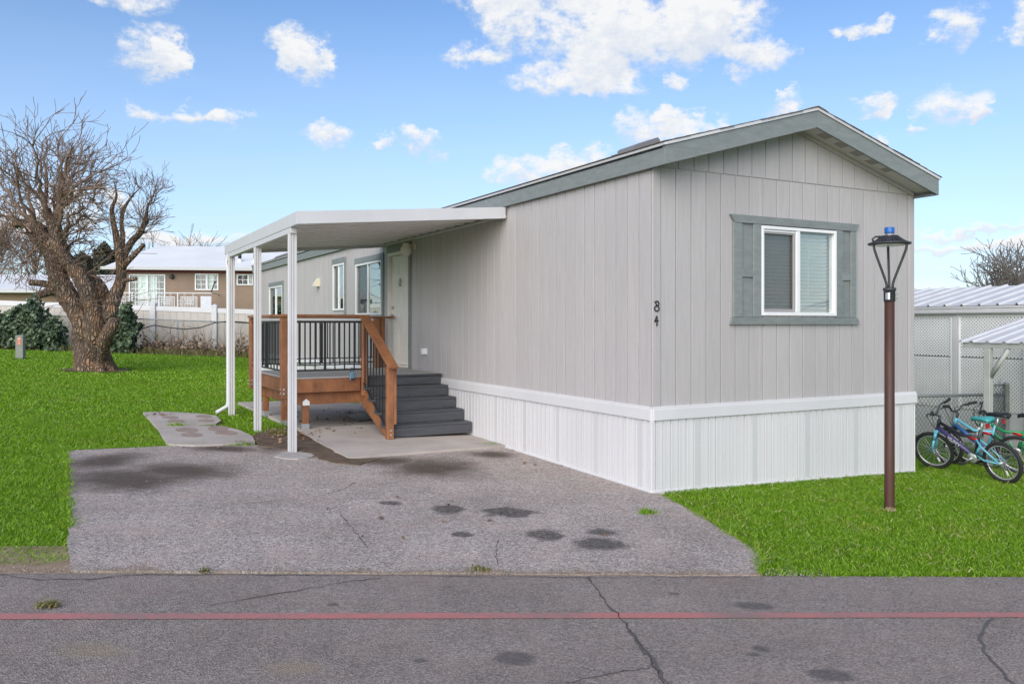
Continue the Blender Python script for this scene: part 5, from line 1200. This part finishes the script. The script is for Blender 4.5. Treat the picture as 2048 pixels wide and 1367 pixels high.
def bark_mat(name, c1, c2, c3, sc=3.):
    m, t = new_mat(name); co = t.node('ShaderNodeTexCoord').outputs['Object']
    w1 = t.vmath('ADD', t.vmath('MULTIPLY', co, (1., 1., .22)), t.vmath('MULTIPLY', t.node('ShaderNodeTexNoise', {'Vector': co, 'Scale': 3.}).outputs['Color'], (.18, .18, .1)))
    v = t.node('ShaderNodeTexVoronoi', {'Vector': w1, 'Scale': sc * 5.}, feature='DISTANCE_TO_EDGE').outputs['Distance']
    n = t.noise(co, 2.2, 5., .6); n2 = t.noise(co, 22., 4., .7)
    ridge = t.mapr(t.math('ADD', v, t.math('MULTIPLY', n2, .15)), .05, .38)
    col = t.mix(ridge, c1 + (1,), c2 + (1,)); col = t.mix(t.mapr(n, .46, .64, 0., .8), col, t.mix(ridge, (c3[0] * .45, c3[1] * .45, c3[2] * .45, 1), c3 + (1,)))
    t.put(t.bsdf.inputs['Base Color'], col); t.bsdf.inputs['Roughness'].default_value = .95; t.bsdf.inputs['Specular IOR Level'].default_value = .15
    t.put(t.bsdf.inputs['Normal'], t.node('ShaderNodeBump', {'Strength': 1., 'Distance': .06, 'Height': ridge}).outputs[0]); return m
MBARK = bark_mat('rough_bark', (.075, .056, .045), (.32, .24, .185), (.42, .245, .14))
MTWIG = mat('twig_bark', (.27, .185, .14), (.18, .125, .095), 4., rough=.9, spec=.2)
tx, ty = G(190, 741); tgz = gz(tx)
def tp(px, py, dy=0.): return Vector(((px - 1024) / F * (ty + dy), ty + dy, CAMZ + (HZ - py) / F * (ty + dy)))
sp_ = ty / F
tree = thing('bare_tree', 'large pollarded bare tree with thick gnarled trunk on the lawn', 'tree', T(tx, ty, tgz))
def limb(path, sides=14, wob=.16):
    """gnarled limb: path of (px, py, dy, radius px) smoothed, with lumps"""
    P = [(tp(a, b, c), r * sp_) for (a, b, c, r) in path]; pts = []; rs = []
    for i in range(len(P) - 1):
        p0 = P[max(i - 1, 0)]; p1 = P[i]; p2 = P[i + 1]; p3 = P[min(i + 2, len(P) - 1)]
        for k in range(5):
            f = k / 5; pts.append(.5 * ((2 * p1[0]) + (p2[0] - p0[0]) * f + (2 * p0[0] - 5 * p1[0] + 4 * p2[0] - p3[0]) * f * f + (3 * p1[0] - p0[0] - 3 * p2[0] + p3[0]) * f ** 3)); rs.append(p1[1] + (p2[1] - p1[1]) * f)
    pts.append(P[-1][0]); rs.append(P[-1][1])
    m = MB(); m.tube(pts, rs, sides)
    ph = [random.uniform(0, 6.28) for _ in range(4)]
    for i in range(len(pts)):
        for k in range(sides):
            j = i * sides + k; th = 2 * math.pi * k / sides; c = pts[i]; v = Vector(m.v[j]) - c
            f = 1 + wob * (.6 * math.sin(3 * th + ph[0] + i * .35) * .7 + .5 * math.sin(5 * th + ph[1] - i * .2) + random.uniform(-.35, .35))
            m.v[j] = tuple(c + v * f)
    return m.build('limb' if path[0][1] < 700 else 'trunk', MBARK, tree)
limb([(189, 752, 0, 43), (188, 738, 0, 39), (186, 715, 0, 34), (185, 690, 0, 33), (184, 668, 0, 36), (185, 650, 0, 37), (187, 634, 0, 34), (190, 615, 0, 20)], 22, .10)
for (a, b, da) in ((150, 741, -.1), (225, 742, -.2), (205, 746, -.5), (168, 745, -.4)):
    limb([(188, 715, 0, 20), ((188 + a) / 2, 732, da * .6, 13), (a, b, da, 6), (a + (a - 188) * .25, b + 3, da * 1.2, 2)], 8, .1)
LIMBS = {
 'a': [(187, 738, .0, 8), (184, 702, -.1, 17), (170, 660, -.3, 21), (152, 620, -.3, 20), (135, 592, -.3, 20), (118, 560, -.3, 19), (112, 535, -.2, 17), (104, 508, 0, 15), (88, 482, .1, 16), (74, 462, .1, 19), (66, 446, .1, 12)],
 'b': [(189, 738, -.1, 8), (190, 700, -.35, 17), (192, 655, -.5, 22), (184, 615, -.5, 16), (172, 580, -.6, 14), (160, 552, -.5, 14), (140, 530, -.4, 13), (122, 508, -.3, 13), (112, 484, -.2, 12), (108, 455, 0, 11), (92, 420, .1, 9)],
 'c': [(205, 645, .3, 18), (208, 605, .4, 14), (200, 575, .5, 13), (178, 552, .5, 11), (155, 535, .4, 10), (132, 515, .2, 11), (120, 478, 0, 10), (108, 430, -.2, 9)],
 'd': [(192, 738, -.1, 8), (196, 700, -.2, 16), (203, 650, -.3, 19), (216, 618, -.2, 17), (229, 594, -.1, 14), (241, 560, 0, 10.5), (241, 520, 0, 9), (234, 480, 0, 6.5), (226, 440, 0, 5), (224, 415, .1, 4), (233, 392, .1, 2.4), (228, 362, .1, .6)],
 'e': [(241, 535, 0, 8), (250, 505, .1, 7.5), (264, 482, .1, 6.5), (280, 465, 0, 6), (292, 440, -.2, 4), (296, 412, -.2, 2.2), (312, 380, -.2, .6)],
 'f': [(243, 538, 0, 6), (258, 520, -.2, 5.5), (273, 505, -.3, 5), (288, 489, -.4, 4)],
 'g': [(240, 562, 0, 6), (256, 560, -.2, 4), (273, 557, -.3, 3)],
 'h': [(128, 585, -.2, 9), (100, 570, -.2, 7.5), (78, 566, -.2, 6.5), (60, 565, -.2, 6)],
 'i': [(135, 598, -.2, 10), (108, 582, -.4, 9), (90, 586, -.5, 8), (76, 592, -.6, 6)],
 'j': [(215, 640, -.4, 13), (224, 626, -.6, 12), (228, 612, -.6, 9)],
 'k': [(198, 735, -.2, 8), (206, 690, -.45, 13), (216, 665, -.6, 13), (226, 648, -.6, 12), (230, 634, -.6, 9)],
 'l': [(240, 515, .0, 6), (246, 478, .1, 5), (243, 445, .1, 4), (247, 420, .1, 3.5), (262, 395, .0, 2), (282, 374, 0, .6)],
 'm': [(74, 462, .1, 13), (52, 448, .3, 10), (30, 446, .5, 8)]}
for kx in LIMBS: limb(LIMBS[kx], 10, .16)
tw = Tw()
leads = []
hd1, hd2, hd3 = (70, 452), (98, 430), (110, 440)
for (src, dst, dy, r) in [(hd1, (2, 300), -1., 4.5), (hd1, (-50, 360), .8, 4.5), (hd1, (25, 262), .9, 5), (hd1, (-70, 430), -.6, 4), (hd2, (62, 225), -1.2, 5.5), (hd2, (85, 215), .8, 5.5), (hd3, (112, 200), .2, 7), (hd3, (150, 222), -.9, 5.5), (hd3, (185, 268), 1.1, 5.5), (hd3, (212, 300), -.8, 5.5),
                          (hd3, (222, 345), .9, 5), ((118, 478), (200, 385), -1., 4), ((120, 480), (180, 425), 1., 4), (hd1, (-20, 470), 1.4, 4), ((70, 462), (10, 495), -1.2, 3.5), ((110, 470), (170, 330), -1.6, 5), (hd2, (40, 330), 1.7, 5), (hd3, (140, 300), 1.8, 5), ((112, 500), (175, 455), -1.3, 3.5), ((92, 480), (40, 540), -1.3, 3), ((130, 505), (195, 480), .8, 3), (hd1, (-40, 290), .2, 4.5)]:
    dst = (dst[0] + (95 - dst[0]) * .08, dst[1] + max(0, 430 - dst[1]) * .31); A = tp(*src, 0); B = tp(*dst, dy); mid = A.lerp(B, .45) + Vector((0, 0, .25)) + rv(.12); pts = []
    n = 9
    for i in range(n + 1):
        f = i / n; pts.append(A * (1 - f) ** 2 + mid * (2 * f * (1 - f)) + B * f * f + (rv(.05) if 0 < i < n else Vector()))
    tw.line(pts, r * sp_, .013, 6)
    L = (B - A).length
    for k in range(int(8 + L * 2.6)):
        f = random.uniform(.18, .98) * n; i = min(int(f), n - 1); q = pts[i].lerp(pts[i + 1], f - i); d = (pts[i + 1] - pts[i]).normalized()
        grow(tw, q, (d + rv(.55)).normalized(), random.uniform(.45, 1.0), .017, 2, .22, 4, (2, 3), .8, .0065)
for (src, n, L0, r) in [((296, 412), 7, .5, .016), ((290, 445), 9, .6, .018), ((312, 385), 6, .45, .012), ((280, 464), 9, .75, .018), ((228, 370), 5, .4, .01), ((280, 380), 6, .4, .012), ((262, 395), 5, .4, .012), ((243, 445), 4, .4, .012), ((226, 430), 4, .4, .012), ((285, 470), 6, .7, .016), ((262, 480), 4, .5, .014), ((305, 400), 6, .5, .014), ((225, 468), 5, .5, .012), ((60, 565), 6, .45, .012), ((76, 592), 4, .3, .01)]:
    A = tp(*src, 0)
    for k in range(n):
        d = Vector((random.gauss(.25 if src[0] > 250 else -.1, .55), random.gauss(0, .5), random.uniform(.2, 1.)))
        grow(tw, A + rv(.05), d, L0 * random.uniform(.6, 1.2), r * .8, 2, .25, 4, (2, 3), .75, .0045)
for kx in 'abc':                                        # shoots along the old limbs
    for (a, b, c, r) in LIMBS[kx][3:]:
        for k in range(4): grow(tw, tp(a + random.uniform(-6, 6), b, c), Vector((random.gauss(0, .7), random.gauss(0, .6), random.uniform(-.1, .8))), random.uniform(.4, 1.3), .013, 1, .15, 4, (3, 5), .8, .0065)
tw.m.build('crown', MTWIG, tree)
rm = MB(); rm.lathe([(.9, .015), (.75, .05), (.6, .09), (.0, .1)], 18, T(tx, ty, tgz)); 
for i in range(len(rm.v)): rm.v[i] = (rm.v[i][0] + random.uniform(-.06, .06), rm.v[i][1] + random.uniform(-.06, .06), gz(rm.v[i][0]) + random.uniform(.01, .05))
tag(rm.build('soil', MSOIL), kind='structure')

def far_tree(px, py_base, Y, h, spread, label, n=26, lvl=2, lean=0, r=.12, col=MTWIG, kids=(4, 6)):
    x = PX(px, Y); g = gz(x); t_ = thing('bare_tree', label, 'tree', T(x, Y, g))
    MB().tube([(x, Y, g - .1), (x + .05, Y, g + h * .3), (x + lean * .3, Y, g + h * .62)], [r * 1.5, r, r * .6], 8).build('trunk', MBARK, t_)
    tw = Tw()
    for k in range(n):
        f = random.uniform(.28, .62); p = Vector((x + lean * .3 * f, Y, g + h * f)); d = Vector((random.gauss(lean * .25, spread), random.gauss(0, spread), random.uniform(.5, 1.1)))
        grow(tw, p, d, h * random.uniform(.20, .36), r * .4, lvl, .3, 4, kids, .8, .012, .6)
    tw.m.build('crown', col, t_); return t_
far_tree(300, 500, 62, 7.0, .35, 'thin bare tree above the white roof beside the big tree', 16)
far_tree(375, 500, 62, 7.1, .5, 'small leaning bare tree above the middle of the white roof', 10, 2, 1.2)
far_tree(335, 500, 66, 6.6, .3, 'slender pale bare tree between two others above the white roof', 9)
far_tree(-15, 500, 56, 9.5, .55, 'dense bare tree at the left edge behind the big tree', 34)
far_tree(70, 520, 60, 8.0, .5, 'bare tree showing low between the branches of the big tree', 20)
MTWIGR = mat('distant_twig', (.24, .195, .18), (.17, .14, .13), 2., rough=.9)
far_tree(2010, 560, 36, 5.9, .75, 'wide bare tree rising behind the neighbouring roof', 20, 3, -.5, .12, MTWIGR, (3, 5))
far_tree(2075, 560, 33, 5.6, .7, 'bare tree cut by the right edge behind the neighbouring roof', 22, 2, -.3, .12, MTWIGR)

# ---------------------------------------------------------------- leaf masses: ivy, conifer, dry vines
def leaf_mat(name, ca, cb, cc):
    m, t = new_mat(name); r = t.node('ShaderNodeAttribute', attribute_name='rnd').outputs['Fac']
    col = t.mix(t.mapr(r, 0., .8), ca + (1,), cb + (1,)); col = t.mix(t.mapr(r, .86, 1., 0., .9), col, cc + (1,))
    t.put(t.bsdf.inputs['Base Color'], col); t.bsdf.inputs['Roughness'].default_value = .45; t.bsdf.inputs['Specular IOR Level'].default_value = .4; return m
def leaves(name, P, N, size, mt, parent=None, aspect=.75):
    n = len(P); a = RNG.normal(size=(n, 3)); a -= N * (a * N).sum(1, keepdims=True); a /= np.linalg.norm(a, axis=1, keepdims=True); b = np.cross(N, a)
    s = (size * RNG.uniform(.6, 1.25, n))[:, None]; v = np.empty((n, 5, 3), np.float32)
    for k, (u_, w_, d_) in enumerate(((-1, 0, 0), (-.15, -aspect, .12), (1, 0, -.15), (-.15, aspect, .12), (-.3, 0, -.08))): v[:, k] = P + a * s * u_ * .5 + b * s * w_ * .5 + N * s * d_
    me = bpy.data.meshes.new(name); me.vertices.add(n * 5); me.vertices.foreach_set('co', v.ravel()); me.loops.add(n * 12); me.polygons.add(n * 4)
    bs = (np.arange(n) * 5)[:, None]; li = np.concatenate([bs + np.array(q) for q in ([4, 0, 1], [4, 1, 2], [4, 2, 3], [4, 3, 0])], 1)
    me.loops.foreach_set('vertex_index', li.ravel().astype(np.int32)); me.polygons.foreach_set('loop_start', (np.arange(n * 4) * 3).astype(np.int32)); me.update(calc_edges=True)
    at = me.attributes.new('rnd', 'FLOAT', 'POINT'); at.data.foreach_set('value', np.repeat(RNG.uniform(0, 1, n), 5).astype(np.float32)); me.materials.append(mt)
    return put(bpy.data.objects.new(name, me), parent)
MIVY = leaf_mat('ivy_leaf', (.028, .055, .026), (.11, .155, .08), (.26, .30, .18)); MCON = leaf_mat('conifer_needles', (.020, .028, .016), (.05, .055, .03), (.12, .10, .06)); MDRY = leaf_mat('dry_leaf', (.15, .095, .06), (.28, .19, .12), (.38, .27, .17))
def mound(px0, px1, Y, tops, n, depth, label, cat, name, mt, size, stem=True, lumps=1.):
    """leafy mound along the fence; tops = [(px, py)] outline of its upper edge"""
    xs_ = np.array([PX(a, Y) for a, _ in tops]); zs_ = np.array([ZY(b, Y) for _, b in tops])
    x = RNG.uniform(xs_[0], xs_[-1], n); top = np.interp(x, xs_, zs_); g = -GS * (x - 1.415)
    f = RNG.beta(2.2, 1.3, n); th = np.sqrt(np.clip(1 - f ** 2.2, 0, 1))
    y = Y - depth * th * RNG.uniform(.55, 1.05, n) + .35 * np.sin(x * 5.1) * np.cos(f * 7) * lumps * .5; z = g + (top - g) * f + RNG.normal(0, .06, n) + .16 * np.sin(x * 7.3) * f + .10 * np.sin(x * 17.1 + 2.) * f
    N = np.stack([RNG.normal(0, .55, n), -RNG.uniform(.3, 1., n), RNG.normal(.45, .4, n)], 1); N /= np.linalg.norm(N, axis=1, keepdims=True)
    xm = float(xs_.mean()); t_ = thing(name, label, cat, T(xm, Y, gz(xm)))
    leaves('foliage', np.stack([x, y, z], 1), N, np.full(n, size), mt, t_)
    sm = MB()
    for k in range(14):
        q = random.uniform(xs_[0] + .2, xs_[-1] - .2); zt_2 = float(np.interp(q, xs_, zs_)); sm.tube([(q, Y - .15, gz(q)), (q + random.uniform(-.2, .2), Y - depth * .3, (gz(q) + zt_2) / 2), (q + random.uniform(-.5, .5), Y - .1, zt_2 + random.uniform(-.15, .12))], [.03, .02, .008], 5)
    sm.build('stem', MBARK, t_)
mound(0, 145, 33.4, [(-60, 630), (-20, 634), (10, 630), (30, 624), (55, 622), (68, 610), (82, 602), (95, 606), (104, 628), (122, 640), (138, 660), (150, 685)], 6800, 1.5, 'wide dark green ivy mound over the fence at far left', 'ivy', 'ivy_bush', MIVY, .18)
mound(215, 300, 33.4, [(205, 640), (222, 628), (240, 622), (258, 618), (268, 612), (276, 622), (282, 648), (304, 652), (286, 664), (282, 690), (288, 702)], 5200, 1.2, 'dark green ivy bush on the fence just right of the big trunk', 'ivy', 'ivy_bush', MIVY, .19)
# dark conifer behind the big tree
def conifer(px, Y, top, bot, wpx, label):
    x = PX(px, Y); g = gz(x); zt2, zb2 = ZY(top, Y), ZY(bot, Y); wd = wpx * Y / F / 2; n = 6000
    f = RNG.uniform(0, 1, n); th = RNG.uniform(0, 6.28, n); rr = wd * np.sqrt(np.clip(1 - (f * 1.3 - .3) ** 2, 0, 1)) * RNG.uniform(.35, 1.0, n) * (1 + .28 * np.sin(th * 3 + f * 9) + .2 * np.sin(f * 23 + th * 2))
    P = np.stack([x + rr * np.cos(th), Y + rr * np.sin(th), zb2 + (zt2 - zb2) * f + RNG.normal(0, .12, n)], 1); N = np.stack([np.cos(th), np.sin(th), RNG.uniform(.2, 1, n)], 1) + RNG.normal(0, .4, (n, 3)); N /= np.linalg.norm(N, axis=1, keepdims=True)
    t_ = thing('conifer_tree', label, 'tree', T(x, Y, g)); leaves('crown', P, N, np.full(n, .34), MCON, t_, .5); MB().tube([(x, Y, g), (x, Y, zt2 - .4)], [.3, .06], 8).build('trunk', MBARK, t_)
conifer(208, 58, 492, 585, 56, 'dark evergreen behind the big tree beside the white roof'); conifer(165, 60, 512, 590, 56, 'lower olive evergreen left of the darker one behind the big tree')
# dry vines and grass along the fence foot
vm = MB()
for k in range(150):
    x = random.uniform(PX(285, CYL), PX(520, CYL)); p = Vector((x, CYL - .05, gz(x))); d = Vector((random.gauss(0, .5), 0, 1)); pts = [p.copy()]; hh = random.uniform(.4, 1.25)
    for i in range(6):
        d = (d + Vector((random.gauss(0, .45), 0, random.gauss(-.05, .3)))).normalized(); p = p + d * hh / 5; p.y = CYL - .05 + random.uniform(-.06, .02); p.z = max(p.z, gz(p.x) + .02); pts.append(p.copy())
    vm.tube(pts, [.012, .011, .010, .009, .008, .007, .006], 3, caps=False)
tag(vm.build('dry_vines', mat('dry_vine', (.20, .135, .095), (.13, .09, .065), 3., rough=.95)), 'tangle of dry brown vines climbing the chain link fence', 'vines', kind='stuff')
n = 1500; x = RNG.uniform(PX(290, CYL), PX(520, CYL), n); zz = np.abs(RNG.normal(0, .15, n)) * (1 + .9 * np.sin(x * 1.7 + 1.) ** 2); P = np.stack([x, CYL - RNG.uniform(.05, .8, n), -GS * (x - 1.415) + .02 + zz], 1); N = RNG.normal(0, 1, (n, 3)); N /= np.linalg.norm(N, axis=1, keepdims=True)
tag(leaves('dry_leaf_litter', P, N, np.full(n, .13), MDRY), 'brown dry leaf litter heaped along the foot of the fence', 'leaves', kind='stuff')
n = 3800; x = RNG.uniform(PX(-60, CYL), PX(520, CYL), n); y = CYL - RNG.uniform(.1, 1.5, n)
tag(blades('tall_grass', x, y, -GS * (x - 1.415), RNG.uniform(.12, .42, n), RNG.uniform(.015, .03, n), MDRYW, .7), 'pale rank grass along the fence foot', 'grass', kind='stuff')
# fallen leaves on the slab, soil and driveway
pts = []
for (px, py, sx, sy, n) in ((620, 845, 70, 14, 26), (690, 850, 40, 8, 26), (660, 870, 60, 14, 14), (590, 880, 45, 12, 60), (560, 868, 25, 8, 30), (700, 830, 30, 6, 22), (320, 836, 30, 6, 12), (500, 905, 200, 20, 12), (900, 1040, 400, 60, 14), (1100, 920, 120, 25, 8)):
    for k in range(n): q = G(px + random.gauss(0, sx * .5), py + random.gauss(0, sy * .5)); pts.append((q[0], q[1], gz(q[0]) + .062 if py < 885 else gz(q[0]) + .034))
P = np.array(pts); N = RNG.normal(0, .35, (len(pts), 3)); N[:, 2] = 1; N /= np.linalg.norm(N, axis=1, keepdims=True)
tag(leaves('fallen_leaves', P, N, np.full(len(pts), .055), MDRY), 'scattered brown fallen leaves on the patio slab and driveway', 'leaves', kind='stuff')
# a flat drain mat under the deck
tag(sheet('door_mat', [G(690, 838), G(716, 850), G(752, 845), G(728, 833)], .066, .014, MDGREY), 'dark rubber mat lying on the slab under the porch stair', 'mat')
